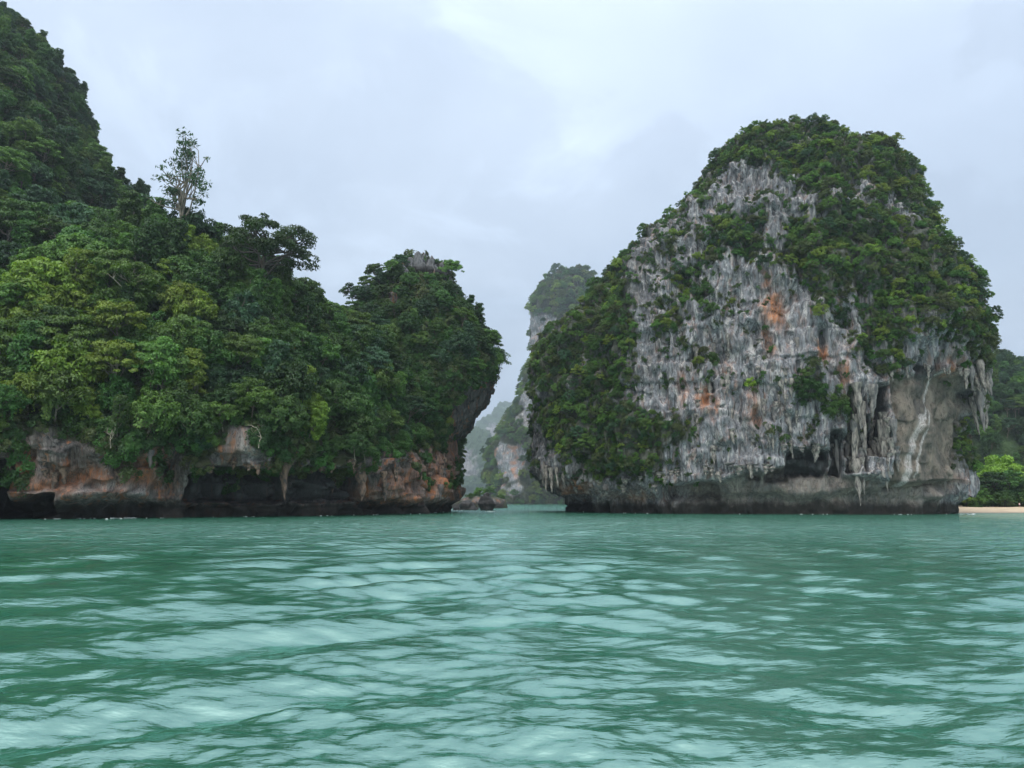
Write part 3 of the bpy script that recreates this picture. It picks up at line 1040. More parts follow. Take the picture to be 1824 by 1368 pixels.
def stuff_scatter(name, label, P, Nn, scl, pool, rng, tilt=0.4):
    coll, k = pool
    n = len(P)
    me = bpy.data.meshes.new(name)
    me.vertices.add(n)
    me.vertices.foreach_set('co', np.ascontiguousarray(P, dtype=np.float32).ravel())
    rot = np.array([tuple(tilt_quat(Nn[i], tilt, rng).to_euler()) for i in range(n)], dtype=np.float32)
    a = me.attributes.new('rot', 'FLOAT_VECTOR', 'POINT')
    a.data.foreach_set('vector', rot.ravel())
    a = me.attributes.new('scl', 'FLOAT', 'POINT')
    a.data.foreach_set('value', np.ascontiguousarray(scl, dtype=np.float32))
    a = me.attributes.new('idx', 'INT', 'POINT')
    a.data.foreach_set('value', rng.integers(0, k, n).astype(np.int32))
    o = link(name, me)
    tag(o, label, None, None, 'stuff')
    ng = bpy.data.node_groups.new(name, 'GeometryNodeTree')
    ng.interface.new_socket('Geometry', in_out='INPUT', socket_type='NodeSocketGeometry')
    ng.interface.new_socket('Geometry', in_out='OUTPUT', socket_type='NodeSocketGeometry')
    N_ = ng.nodes
    gi, go = N_.new('NodeGroupInput'), N_.new('NodeGroupOutput')
    ci = N_.new('GeometryNodeCollectionInfo')
    ci.inputs['Collection'].default_value = coll
    ci.inputs['Separate Children'].default_value = True
    ci.inputs['Reset Children'].default_value = True
    ip = N_.new('GeometryNodeInstanceOnPoints')
    ip.inputs['Pick Instance'].default_value = True

    def na(nm, typ):
        nd = N_.new('GeometryNodeInputNamedAttribute')
        nd.data_type = typ
        nd.inputs['Name'].default_value = nm
        return nd.outputs[0]
    e2r = N_.new('FunctionNodeEulerToRotation')
    L_ = ng.links
    L_.new(na('rot', 'FLOAT_VECTOR'), e2r.inputs[0])
    L_.new(gi.outputs[0], ip.inputs['Points'])
    L_.new(ci.outputs[0], ip.inputs['Instance'])
    L_.new(na('idx', 'INT'), ip.inputs['Instance Index'])
    L_.new(e2r.outputs[0], ip.inputs['Rotation'])
    L_.new(na('scl', 'FLOAT'), ip.inputs['Scale'])
    L_.new(ip.outputs[0], go.inputs[0])
    md = o.modifiers.new('scatter', 'NODES')
    md.node_group = ng
    return o


rng = np.random.default_rng(77)
POOL_TUFT = proto_pool('tuft_pool', TUFT, ['deep green', 'mid green', 'olive'])
POOL_SHRUB = proto_pool('shrub_pool', SHRUB, ['mid green', 'fresh green', 'fresh green', 'olive', 'blue-green', 'yellow-green'])
POOL_FOREST = proto_pool('forest_pool', FOREST, ['deep green', 'mid green', 'fresh green', 'blue-green'])


def pick_green(px, py, r, zone):
    """leaf colour weights for each zone"""
    if zone == 'left':
        if px < 340 and py > 520:
            w_ = [('yellow-green', .34), ('fresh green', .4), ('mid green', .2), ('deep green', .06)]
        elif py < 330:
            w_ = [('deep green', .35), ('blue-green', .35), ('mid green', .2), ('olive', .1)]
        else:
            w_ = [('fresh green', .22), ('mid green', .42), ('deep green', .2), ('blue-green', .1), ('yellow-green', .06)]
    else:
        w_ = [('fresh green', .30), ('mid green', .34), ('deep green', .08), ('olive', .14), ('blue-green', .09), ('yellow-green', .05)]
    x = r.random()
    for k, p in w_:
        x -= p
        if x <= 0:
            return k
    return w_[0][0]


LAND_L = [(320, 395, 'the tall sparse skyline tree'), (470, 480, 'the broad spreading skyline tree'), (615, 520, 'the little umbrella tree'), (255, 560, 'the pale limbed tree'),
          (525, 640, 'the brown leaved tree'), (60, 60, 'the misty summit'), (130, 230, 'the steep upper left skyline'), (30, 330, 'the upper left photo edge'), (20, 560, 'the left photo edge'),
          (60, 740, 'the leftmost cave'), (270, 790, 'the orange cliff patch'), (380, 790, 'the left end of the long cave'), (515, 800, 'the cave pillar'), (640, 800, 'the right end of the long cave'),
          (740, 450, 'the spiky crag crest'), (870, 640, 'the overhang'), (790, 740, 'the orange stripe under the overhang'), (380, 620, 'the middle of the headland'), (680, 640, 'the crag foot'), (150, 430, 'the upper left slope')]
LAND_R = [(1380, 550, 'the orange patch'), (1370, 225, 'the summit'), (1505, 255, 'the bare summit tree'), (1330, 345, 'the upper grey rock band'), (1660, 780, 'the smooth tan wall'),
          (1755, 700, 'the right stalactite cluster'), (1565, 740, 'the black vertical slit'), (1430, 825, 'the dark base hollow'), (950, 690, 'the dark left cliff edge'), (1040, 830, 'the lower left cave'),
          (1440, 690, 'the big bush'), (1700, 480, 'the right skyline'), (1150, 430, 'the left shoulder skyline'), (1090, 620, 'the dark left flank'), (1140, 780, 'the lower left greenery'),
          (1240, 500, 'the left grey ribs'), (1540, 400, 'the upper right greenery'), (1600, 560, 'the right shoulder'), (1290, 650, 'the pale streaked face')]


def near_mark(px, py, marks, where):
    d, x, y, t = min(((px - a) ** 2 + (py - b) ** 2, a, b, c) for a, b, c in marks)
    d = d ** 0.5
    if d < 28:
        r = 'right by'
    elif abs(px - x) > abs(py - y):
        r = ('well ' if d > 75 else 'just ') + ('left of' if px < x else 'right of')
    else:
        r = ('well ' if d > 75 else 'just ') + ('above' if py < y else 'below')
    return '%s %s%s' % (r, t, where)


def size_word(s, a, b):
    return 'small' if s < a + (b - a) * 0.33 else ('big' if s > a + (b - a) * 0.67 else 'middling')


KINDW = ['round'] * 3 + ['flat-topped'] * 2 + ['vine-draped'] * 3 + ['tall'] * 2
KINDS_ = ['round', 'round', 'round', 'flat-topped', 'flat-topped', 'low', 'low']


def forest_on(B, n_try, mind, limit, zone, name, rng, sc=(0.75, 1.25)):
    P, Nn = scatter_pts(B, lambda px, py, v, c, n: (v > 0.75) * 1.0, n_try, rng, mind)
    px, py = image_px(P)
    inn = (px > -30) & (px < 1850) & (py > -30)
    order = np.argsort(np.linalg.norm(P, axis=1) + np.where(inn, 0, 1e5))
    ind, rest = order[:limit], order[limit:]
    for i in ind:
        k = rng.integers(0, len(FOREST))
        g = pick_green(px[i], py[i], rng, zone)
        scl = rng.uniform(*sc) * float(np.interp(P[i][1], [105, 135, 185], [1.0, 0.8, 0.58])) * float(np.interp(vegline_left(px[i]) - py[i], [0, 60], [0.55, 1.0])) * (float(np.interp(py[i], [440, 600], [0.3, 1.0])) if B is B_D else 1.0)
        lab = '%s %s %s tree %s' % (size_word(scl, *sc), KINDW[k], g, near_mark(px[i], py[i], LAND_L, ''))
        plant(name, FOREST[k], P[i], Nn[i], scl, g, lab, 'tree', lab, rng, 0.28)
    return P[rest], Nn[rest]


restL = forest_on(B_L, 9000, 2.9, 240, 'left', 'jungle_tree', rng, (0.75, 1.6))
restD = forest_on(B_D, 2500, 2.6, 50, 'left', 'jungle_tree', rng, (0.5, 1.0))
P = np.vstack([restL[0], restD[0]])
Nn = np.vstack([restL[1], restD[1]])
if len(P):
    stuff_scatter('jungle_canopy', 'mass of jungle trees filling the slopes of the left headland', P, Nn, rng.uniform(0.6, 1.3, len(P)) * np.interp(P[:, 1], [105, 135, 185], [1.0, 0.75, 0.6]), POOL_FOREST, rng, 0.28)
print('left rest', len(P))
PP, NN = [], []
for B, n_, md_ in ((B_L, 9000, 1.0), (B_D, 3500, 0.8)):
    p, q = scatter_pts(B, lambda px, py, v, c, n: np.clip(v - 0.1, 0, 1), n_, rng, md_)
    PP.append(p)
    NN.append(q)
p, q = scatter_pts(B_L, lambda px, py, v, c, n: (v < 0.5) * smooth(0.05, 0.3, fbm(c / 4.0, 3, 881)) * (py < 865), 110, rng, 0.8)
PP.append(p)
NN.append(q)
P, Nn = np.vstack(PP), np.vstack(NN)
stuff_scatter('undergrowth', 'leafy undergrowth and creepers between the jungle trees', P, Nn, rng.uniform(0.8, 2.0, len(P)), POOL_TUFT, rng, 0.7)
print('undergrowth', len(P))

# right tower
P, Nn = scatter_pts(B_R, lambda px, py, v, c, n: smooth(0.48, 1.0, v - 0.16 * smooth(1240, 1150, px) * smooth(760, 700, py) + 0.36 * fbm(c / 4.0, 3, 777)) ** 1.3, 11000, rng, 1.35)
px, py = image_px(P)
inn = (px > 930) & (px < 1800) & (py > 200)
order = np.argsort(rng.random(len(P)) + np.where(inn, 0, 10))
print('right shrubs', len(P))
for i in order[:290]:
    k = rng.integers(0, len(SHRUB))
    g = pick_green(px[i], py[i], rng, 'right')
    scl = rng.uniform(0.45, 1.2)
    lab = '%s %s %s shrub %s' % (size_word(scl, 0.45, 1.2), KINDS_[k], g, near_mark(px[i], py[i], LAND_R, ''))
    plant('cliff_shrub', SHRUB[k], P[i], Nn[i], scl, g, lab, 'shrub', lab, rng, 0.35)
r_ = order[290:]
stuff_scatter('cliff_scrub', 'scrub covering the ledges of the grey rock tower', P[r_], Nn[r_], 0.36 + 0.62 * rng.random(len(r_)) ** 1.6, POOL_SHRUB, rng, 0.35)
P, Nn = scatter_pts(B_R, lambda px, py, v, c, n: (np.clip(v - 0.12, 0, 1) ** 1.8 * (0.15 + smooth(-0.1, 0.35, fbm(c / 2.5, 2, 778))) + 0.10 * smooth(0.1, 0.35, fbm(c / 3.0, 2, 779)) * (py < 840) * (v > 0.03)), 9000, rng, 0.7)
stuff_scatter('cliff_creepers', 'small creepers and tufts rooted in cracks of the rock tower', P, Nn, rng.uniform(0.4, 1.0, len(P)), POOL_TUFT, rng, 0.6)
print('creepers', len(P))
# ---------------------------------------------------------------- landmark trees
def solo(name, label, cat, meshes, P, green, scl=1.0, rotz=0.0, tilt=(0, 0), squash=1.0):
    crown, trunk, _ = meshes
    e = thing(name, label, cat, tuple(P))
    e.rotation_euler = (tilt[0], tilt[1], rotz)
    e.scale = (scl, scl, scl * squash)
    c = link('crown', crown, e)
    set_leaf(c, green)
    link('trunk', trunk, e)
    return e


BL = [B_L, B_D]


def ground(px, py, bodies, back=0.0):
    for k in range(40):
        h = hit(bodies, px, py + k * 4)
        if h is not None:
            return h[0] + np.array([0, back, 0])
    return at(px, py, 180)


m_ = tree_meshes('emergent', bark=M_BARK, seed=201, kind='column', R=4.9, trunk_h=7.0, crown_h=10.0, n_clump=48, per=34, clump_r=1.0, flat=0.35, leaf=0.5, lw=0.2, trunk_r=0.24, limbs=26)
solo('emergent_tree', 'tall sparse tree standing alone on the left skyline', 'tree', m_, ground(322, 470, BL) + np.array([0, 0, 1.0]), 'blue-green', 1.4)
m_ = tree_meshes('spreading', bark=M_BARK_D, seed=206, kind='dome', R=7.6, trunk_h=8.8, crown_h=5.4, n_clump=84, per=120, clump_r=1.15, flat=0.45, leaf=0.45, lw=0.2, trunk_r=0.42, limbs=30)
solo('spreading_tree', 'broad spreading tree with dark visible limbs on the skyline', 'tree', m_, ground(462, 562, BL), 'deep green', 1.3, 0, (0, 0.08))
m_ = tree_meshes('little_umbrella', bark=M_BARK_D, seed=203, kind='umbrella', R=2.5, trunk_h=4.8, crown_h=1.2, n_clump=22, per=75, clump_r=0.6, flat=0.35, leaf=0.3, lw=0.15, trunk_r=0.14, limbs=9)
solo('umbrella_tree', 'little flat umbrella tree leaning out left of the crag', 'tree', m_, at(636, 552, 181), 'deep green', 1.1, 0, (0, -0.42))
m_ = tree_meshes('pale_limbed', bark=plain_mat('bark_cream', (0.34, 0.29, 0.22), 0.9, 0.3, 3.0), seed=204, kind='umbrella', R=5.2, trunk_h=8.5, crown_h=2.6, n_clump=52, per=90, clump_r=1.0, flat=0.4, trunk_r=0.24, limbs=16)
g_ = ground(242, 590, BL)
solo('pale_limbed_tree', 'tree with bare pale limbs under a flat crown, middle of the left slope', 'tree', m_, g_ + np.array([0, -3.2, -1.0]), 'fresh green', 1.0)
m_ = tree_meshes('brown', seed=205, kind='dome', R=2.2, trunk_h=2.0, crown_h=2.6, n_clump=26, per=70, clump_r=0.8, flat=0.6)
g_ = ground(524, 660, BL)
solo('brown_tree', 'tree with rust brown leaves in the green slope', 'tree', m_, g_ + np.array([0, -3.4, 0]), 'brown', 1.0)
for k, (x, y, sc_, gr, lab) in enumerate([(868, 612, 1.0, 'deep green', 'feathery tree reaching out over the channel, uppermost of three'), (878, 640, 1.15, 'mid green', 'feathery tree reaching out over the channel, middle of three'),
                                          (872, 668, 0.8, 'deep green', 'feathery tree at the overhang edge, lowest of three'), ]):
    m_ = tree_meshes('feathery', bark=M_BARK_D, seed=210 + k, kind='umbrella', R=2.6, trunk_h=2.4, crown_h=1.8, n_clump=22, per=38, clump_r=0.75, flat=0.35, leaf=0.42, lw=0.15, trunk_r=0.1, limbs=10)
    solo('feathery_tree', lab, 'tree', m_, ground(x, y, BL), gr, sc_, 0, (0, 0.5))
m_ = tree_meshes('thin', bark=M_BARK_D, seed=220, kind='umbrella', R=1.9, trunk_h=2.2, crown_h=1.4, n_clump=12, per=16, clump_r=0.6, flat=0.4, leaf=0.3, lw=0.13, trunk_r=0.11, limbs=12)
solo('thin_tree', 'thin nearly bare tree on the tower summit skyline', 'tree', m_, ground(1506, 276, [B_R]), 'deep green', 1.2)
m_ = tree_meshes('bigbush', bark=M_BARK_D, seed=221, kind='dome', R=3.3, trunk_h=1.4, crown_h=3.2, n_clump=70, per=85, clump_r=0.75, flat=0.6, leaf=0.28, lw=0.15, trunk_r=0.2)
solo('big_bush', 'biggest round bush on the pale streaked face of the tower', 'bush', m_, ground(1440, 712, [B_R]) + np.array([0, -1.0, 0]), 'deep green', 1.0)
m_ = tree_meshes('bigbush2', bark=M_BARK_D, seed=222, kind='mound', R=2.4, trunk_h=1.0, crown_h=3.0, n_clump=46, per=80, clump_r=0.7, flat=0.6, hang=0.5, leaf=0.28, lw=0.15, trunk_r=0.15)
solo('big_bush', 'hanging bush just right of the biggest bush on the tower', 'bush', m_, ground(1488, 738, [B_R]) + np.array([0, -0.8, 0]), 'mid green', 1.0)
m_ = tree_meshes('brightbush', bark=M_BARK_D, seed=223, kind='mound', R=1.0, trunk_h=0.6, crown_h=1.6, n_clump=16, per=60, clump_r=0.5, flat=0.7, leaf=0.26, lw=0.15, trunk_r=0.08)
solo('bright_bush', 'small bright lime bush on the middle of the streaked face', 'bush', m_, ground(1337, 688, [B_R]) + np.array([0, -0.4, 0]), 'lime', 1.0)


def dead_tree(label, x, y, h, seed, green=None, off=(0, -1.5, 0)):
    r = np.random.default_rng(seed)
    paths = []

    def grow(p, d, ln, rad, lev):
        q = p + unit(d) * ln
        pts = bent(p, q, r, 6, 0.12)
        paths.append((pts, np.linspace(rad, rad * 0.6, 6)))
        if lev > 0:
            for k in range(3):
                grow(pts[-1 if k < 2 else 3], unit(d) + r.normal(0, 0.55, 3) + np.array([0, 0, 0.15]), ln * 0.65, rad * 0.55, lev - 1)
    grow(np.zeros(3), np.array([0.1, -0.2, 1.0]), h * 0.45, h * 0.018, 3)
    V, F = tubes(paths, 5)
    o = link('dead_tree', mesh_np('dead_tree', V, F, (bpy.data.materials['bark_cream'],)))
    o.location = ground(x, y, BL) + np.array(off)
    tag(o, label, 'tree')


dead_tree('bare pale branches of a dead tree halfway up the left headland', 288, 708, 6.0, 301, off=(0, -3.5, 0))
dead_tree('bare pale branch showing above the long sea cave', 470, 800, 5.0, 302, off=(0, -2.5, 0))
dead_tree('bare twisted branch above the orange cliff patch', 210, 800, 3.0, 303, off=(0, -2.0, 0))


# ---------------------------------------------------------------- hanging roots
def liana(label, x, y, n, wide, length, seed, body):
    r = np.random.default_rng(seed)
    paths = []
    for k in range(n):
        a = np.array([r.normal(0, wide), r.normal(-0.5, 0.3), r.uniform(-0.5, 0.8)])
        b = a + np.array([r.normal(0, 0.3), r.normal(-0.1, 0.2), -length * r.uniform(0.4, 1.0)])
        paths.append((bent(a, b, r, 7, 0.04), np.linspace(0.045, 0.012, 7) * r.uniform(0.6, 1.3)))
    V, F = tubes(paths, 4)
    o = link('hanging_roots', mesh_np('hanging_roots', V, F, (M_BARK_D,)))
    o.location = ground(x, y, body)
    tag(o, label, 'roots')


liana('curtain of brown hanging roots right of the long cave', 668, 770, 70, 1.3, 9.0, 1, BL)
liana('hanging roots over the left mouth of the long cave', 326, 812, 36, 0.8, 6.0, 2, BL)
liana('hanging roots above the white cliff bulge at left', 145, 800, 30, 0.9, 5.0, 3, BL)

# ---------------------------------------------------------------- stalactites
STAL = []
for k in range(8):
    r = np.random.default_rng(400 + k)
    n, sd = 16, 9
    t_ = np.linspace(0, 1, n)
    rad = (1 - t_) ** (0.55 + 0.4 * r.random()) * 0.5 * (1 + 0.25 * np.sin(t_ * r.uniform(8, 18) + r.random() * 6)) + 0.03
    rad[-1] = 0.02
    a = np.linspace(0, 2 * math.pi, sd, endpoint=False)
    cx_ = np.cumsum(r.normal(0, 0.03, n))
    cy_ = np.cumsum(r.normal(0, 0.03, n))
    V = np.stack([cx_[:, None] + rad[:, None] * np.cos(a), cy_[:, None] + rad[:, None] * np.sin(a), np.broadcast_to(-t_[:, None], (n, sd))], -1).reshape(-1, 3)
    V[:, :2] += 0.10 * np.stack([vnoise(V * np.array([6, 6, 5.0]), 410 + k), vnoise(V * np.array([6, 6, 5.0]), 430 + k)], 1)
    i, j = np.meshgrid(np.arange(n - 1), np.arange(sd), indexing='ij')
    j2 = (j + 1) % sd
    F = np.stack([i * sd + j, (i + 1) * sd + j, (i + 1) * sd + j2, i * sd + j2], -1).reshape(-1, 4)
    STAL.append((V, F))


def dripstone_material(nm, a_, b_):
    m, t = new_mat(nm)
    oi = t.n('ShaderNodeObjectInfo')
    co = t.n('ShaderNodeTexCoord').outputs['Object']
    nz = t.noise(t.vmath('ADD', t.scale(co, (3, 3, 5)), oi.outputs['Location']), 1.0, 5, 0.65)
    c = t.mix(t.range(nz, 0.35, 0.62), a_, b_)
    c = t.mix(t.range(oi.outputs['Random'], 0.55, 1.0, 0.0, 0.6), c, (0.11, 0.11, 0.115))
    bmp = t.n('ShaderNodeBump', None, Strength=0.8, Distance=0.1, Height=nz)
    bs = t.n('ShaderNodeBsdfPrincipled', None, Base_Color=c, Roughness=0.85, Normal=bmp)
    t.n('ShaderNodeOutputMaterial', None, Surface=bs)
    return m


M_DRIP = dripstone_material('dripstone', (0.045, 0.042, 0.04), (0.28, 0.25, 0.215))
M_DRIP_L = dripstone_material('dripstone_rusty', (0.03, 0.026, 0.024), (0.20, 0.125, 0.085))
STAL_ME = [mesh_np('stalactite', V, F, (M_DRIP,)) for V, F in STAL]
rs = np.random.default_rng(55)


STAL_ML = [mesh_np('stalactite', V, F, (M_DRIP_L,)) for V, F in STAL]


def stal(parent, bodies, x, y, lpx, wpx, out=0.5):
    h = hit(bodies, x, y)
    if h is None:
        return
    p = h[0] + unit(np.array([h[1][0], h[1][1], 0]) + 1e-6) * out
    sc_ = p[1] / FPX
    o = link('stalactite', (STAL_ML if parent is head else STAL_ME)[rs.integers(0, 8)], parent)
    L = max(lpx * sc_, 0.5)
    o.location = p + np.array([0, 0, 0.25 * min(L, 2.0)])
    o.scale = (wpx * sc_, wpx * sc_, L * 1.15)
    o.rotation_euler = (rs.normal(0, 0.05), rs.normal(0, 0.05), rs.random() * 6.28)


def stal_row(parent, bodies, x0, x1, f, n, l0, l1, w0, w1, out=0.4):
    for k in range(n):
        x = rs.uniform(x0, x1)
        stal(parent, bodies, x, f(x) + rs.normal(0, 4), rs.uniform(l0, l1), rs.uniform(w0, w1), out)


BR = [B_R]
stal_row(tower, BR, 1015, 1170, lambda x: 862, 8, 6, 16, 8, 14)
stal_row(tower, BR, 1165, 1400, lambda x: 838 - 4 * math.sin(x / 40.0), 16, 8, 22, 8, 15)
stal_row(tower, BR, 1395, 1510, lambda x: 796, 10, 10, 30, 8, 14)
stal_row(tower, BR, 1505, 1600, lambda x: rs.uniform(740, 830), 26, 25, 60, 9, 17, 0.7)
stal_row(tower, BR, 1505, 1600, lambda x: rs.uniform(680, 760), 8, 50, 90, 12, 19, 0.5)
stal_row(tower, BR, 1718, 1762, lambda x: rs.uniform(655, 715), 22, 22, 50, 9, 15, 0.6)
stal_row(tower, BR, 1590, 1720, lambda x: 655 + abs(x - 1660) * 0.1, 10, 8, 20, 4, 8)
stal_row(tower, BR, 968, 1010, lambda x: 832 + (x - 968) * 0.4, 10, 14, 40, 5, 9)
stal_row(tower, BR, 1230, 1420, lambda x: rs.uniform(600, 800), 40, 14, 40, 7, 13, 0.0)
for x, y, l, w_ in [(1484, 788, 80, 9), (1532, 822, 72, 14), (1582, 790, 80, 13), (1556, 700, 130, 12), (1738, 690, 75, 13), (1750, 690, 80, 12), (1756, 700, 70, 10), (1744, 648, 52, 13), (1730, 712, 60, 10)]:
    stal(tower, BR, x, y, l, w_, 0.9)
stal_row(head, BL, 335, 665, lambda x: 829 + rs.normal(0, 4), 24, 6, 18, 8, 15, 0.1)
stal_row(head, BL, 0, 330, lambda x: rs.uniform(800, 850), 16, 12, 30, 8, 16, 0.0)
stal_row(head, BL, 680, 800, lambda x: rs.uniform(800, 860), 20, 14, 36, 7, 13, 0.2)
for x, y, l, w_ in [(514, 826, 62, 16), (498, 832, 44, 11), (640, 832, 56, 22), (474, 836, 34, 8), (592, 838, 40, 12)]:
    stal(head, BL, x, y, l, w_, -0.6)


# ---------------------------------------------------------------- middle island, hills, beach
def far_disp(seed, amp=1.0, cliffs=(), vegbase=1.0):
    def f(P, Nn):
        px, py = image_px(P)
        fr = facing(P, Nn)
        d = amp * (5.0 * fbm(P / 28.0, 3, seed) + 2.0 * fbm(P / 8.0, 3, seed + 3))
        d += amp * 1.6 * (ridged(P * np.array([1 / 4.0, 1 / 4.0, 1 / 22.0]), 3, seed + 7) - 0.3)
        v = np.full(len(P), vegbase)
        j = 6 * fbm(np.stack([px / 10, py / 14, px * 0], 1), 3, seed + 11)
        rust = np.zeros(len(P))
        for x0, x1, y0, y1, s_, ru in cliffs:
            m = box(px + 2.2 * j, py + 2.2 * j, x0, x1, y0, y1, 8) * fr
            v = v * (1 - s_ * m)
            rust = np.maximum(rust, ru * m * smooth(0.0, 0.4, fbm(P / 7.0, 3, seed + 20)))
        v = np.clip(v, 0, 1)
        return d, {'rust': rust, 'tan': 0 * d, 'patina_shade': 0.25 * smooth(0, 0.5, fbm(P / 12.0, 3, seed + 30)), 'calcite': 0 * d, 'soil': smooth(0.5, 0.9, v + 0.25 * fbm(P / 5.0, 3, seed + 40)), 'veg': v}
    return f


def far_body(eL_, eR_, Y, ryf, ryb, rows, N, disp, n_exp=2.4):
    a, b = edge(eL_, Y), edge(eR_, Y)
    zt = min(a[0][-1], b[0][-1])
    z_ = np.linspace(-3, zt, rows)
    xl, xr = np.interp(z_, *a), np.interp(z_, *b)
    t_ = np.clip(z_ / zt, 0, 1)
    shp = np.sqrt(np.maximum(1 - t_ ** 2.2, 0.004))
    return make_body(z_, xl, xr, np.full_like(z_, Y), ryf * shp, ryb * shp, np.zeros_like(z_), n_exp, N, disp, 2.5)


B_M = far_body([(880, 906), (874, 850), (878, 795), (900, 760), (926, 712), (944, 668), (953, 610), (955, 565), (966, 524), (988, 500), (1010, 490)],
               [(1090, 906), (1090, 700), (1085, 560), (1066, 520), (1050, 496), (1030, 490)], 880, 105, 95, 200, 300,
               far_disp(500, 1.9, [(884, 935, 792, 850, 1, .8), (925, 955, 705, 770, .8, .1), (935, 1015, 562, 630, .6, .2), (905, 930, 860, 885, .9, .8), (975, 1010, 800, 870, .6, .5)]))
isl = thing('limestone_island', 'hazy limestone peak seen through the channel between the cliffs', 'island')
body_object('rock_face', B_M, M_ROCK_R, isl)
p, q = scatter_pts(B_M, lambda px, py, v, c, n: smooth(0.3, 0.9, v), 2600, rng, 6.4, (780, 1120, 460, 905))
stuff_scatter('island_forest', 'forest on the hazy peak seen through the channel', p, q, rng.uniform(2.0, 4.2, len(p)), POOL_SHRUB, rng, 0.35)
print('mid forest', len(p))
# low islet at its foot
B_I = far_body([(806, 904), (812, 893), (835, 886), (845, 884)], [(905, 904), (900, 890), (870, 882), (856, 881)], 300, 10, 10, 40, 120, far_disp(540, 0.25, [(800, 905, 893, 906, .95, .1)]))
islet = thing('rocky_islet', 'low shrub topped rocky islet at the far end of the channel', 'islet')
body_object('rock_face', B_I, M_ROCK_L, islet)
p, q = scatter_pts(B_I, lambda px, py, v, c, n: v > 0.6, 200, rng, 1.8, (780, 920, 850, 905), False)
for k, i in enumerate(range(min(len(p), 12))):
    x_, y_ = image_px(p[i:i + 1])
    plant('islet_shrub', SHRUB[k % 7], p[i], q[i], rng.uniform(0.8, 1.5), ('mid green', 'fresh green', 'deep green')[k % 3], ('mid green', 'fresh green', 'deep green')[k % 3] + ' shrub on the %s of the low islet at the channel end' % ('left tip', 'left half', 'middle', 'right half')[int(np.clip((x_[0] - 800) / 26, 0, 3))], 'shrub', 'shrubs on the low islet', rng, 0.2)


def hill_material():
    m, t = new_mat('far_forest')
    co = t.n('ShaderNodeTexCoord').outputs['Object']
    a = t.noise(co, 0.25, 6, 0.65)
    c = t.mix(t.range(a, 0.3, 0.7), (0.018, 0.042, 0.014), (0.055, 0.105, 0.028))
    soil = t.n('ShaderNodeAttribute', {'attribute_name': 'soil'}).outputs['Fac']
    st = t.noise(t.scale(co, (0.4, 0.4, 0.06)), 1.0, 5, 0.6)
    rk = t.mix(t.range(st, 0.35, 0.62), (0.10, 0.10, 0.10), (0.34, 0.32, 0.30))
    c = t.mix(soil, rk, c)
    bmp = t.n('ShaderNodeBump', None, Strength=1.0, Distance=3.0, Height=t.noise(co, 0.18, 6, 0.7))
    bs = t.n('ShaderNodeBsdfPrincipled', None, Base_Color=c, Roughness=0.9, Normal=bmp)
    t.n('ShaderNodeOutputMaterial', None, Surface=bs)
    return m


M_HILL = hill_material()
B_H1 = far_body([(700, 906), (740, 840), (780, 800), (812, 782), (840, 768), (850, 766)], [(1000, 906), (960, 860), (900, 815), (880, 785), (870, 770), (860, 766)], 2500, 300, 200, 130, 260,
                far_disp(560, 4.8, [(800, 845, 800, 850, .6, .15)]))
tag(body_object('hills', B_H1, M_HILL), 'hazy forested hill with pale cliffs beyond the channel', None, None, 'structure')
B_H2 = far_body([(560, 906), (700, 850), (800, 800), (860, 752), (900, 725), (935, 712), (985, 700)], [(1300, 906), (1200, 850), (1100, 760), (1040, 715), (1000, 700)], 3900, 480, 340, 110, 240,
                far_disp(580, 7.0, [(872, 890, 762, 782, 1, .1)]))
tag(body_object('hills', B_H2, M_HILL), 'pale blue ridge farthest beyond the channel', None, None, 'structure')

# hillside behind the beach
B_E = far_body([(1480, 906), (1520, 800), (1580, 700), (1650, 650), (1690, 640)], [(2150, 906), (2080, 800), (1960, 745), (1830, 722), (1795, 706), (1765, 680), (1720, 642)], 380, 80, 60, 120, 260, far_disp(600, 1.2))
tag(body_object('hillside', B_E, M_HILL), 'forested hillside behind the beach', None, None, 'structure')
p, q = scatter_pts(B_E, lambda px, py, v, c, n: v > 0.5, 5000, rng, 3.4, (1690, 1900, 600, 900))
x_, y_ = image_px(p)
vis = (x_ > 1725) & (x_ < 1840)
print('hillside', len(p), vis.sum())
for i in np.where(vis)[0][:150]:
    k = rng.integers(0, len(FOREST))
    g = ('deep green', 'mid green', 'blue-green', 'fresh green')[rng.integers(0, 4)]
    scl = rng.uniform(0.7, 1.25)
    lab = '%s %s %s hillside tree %s' % (size_word(scl, 0.7, 1.25), KINDW[k], g, near_mark(x_[i], y_[i], [(1755, 720, 'the right stalactite cluster'), (1790, 840, 'the lime tree'), (1822, 770, 'the right photo edge'),
                                                                                             (1805, 705, 'the right hill skyline'), (1745, 800, 'the tower edge'), (1775, 760, 'the middle of the hillside')], ''))
    plant('hillside_tree', FOREST[k], p[i], q[i], scl, g, lab, 'tree', lab, rng, 0.2)
o_ = ~vis
stuff_scatter('hillside_forest', 'forest mass on the hillside beyond the right photo edge', p[o_], q[o_], rng.uniform(0.8, 1.2, o_.sum()), POOL_FOREST, rng, 0.2)

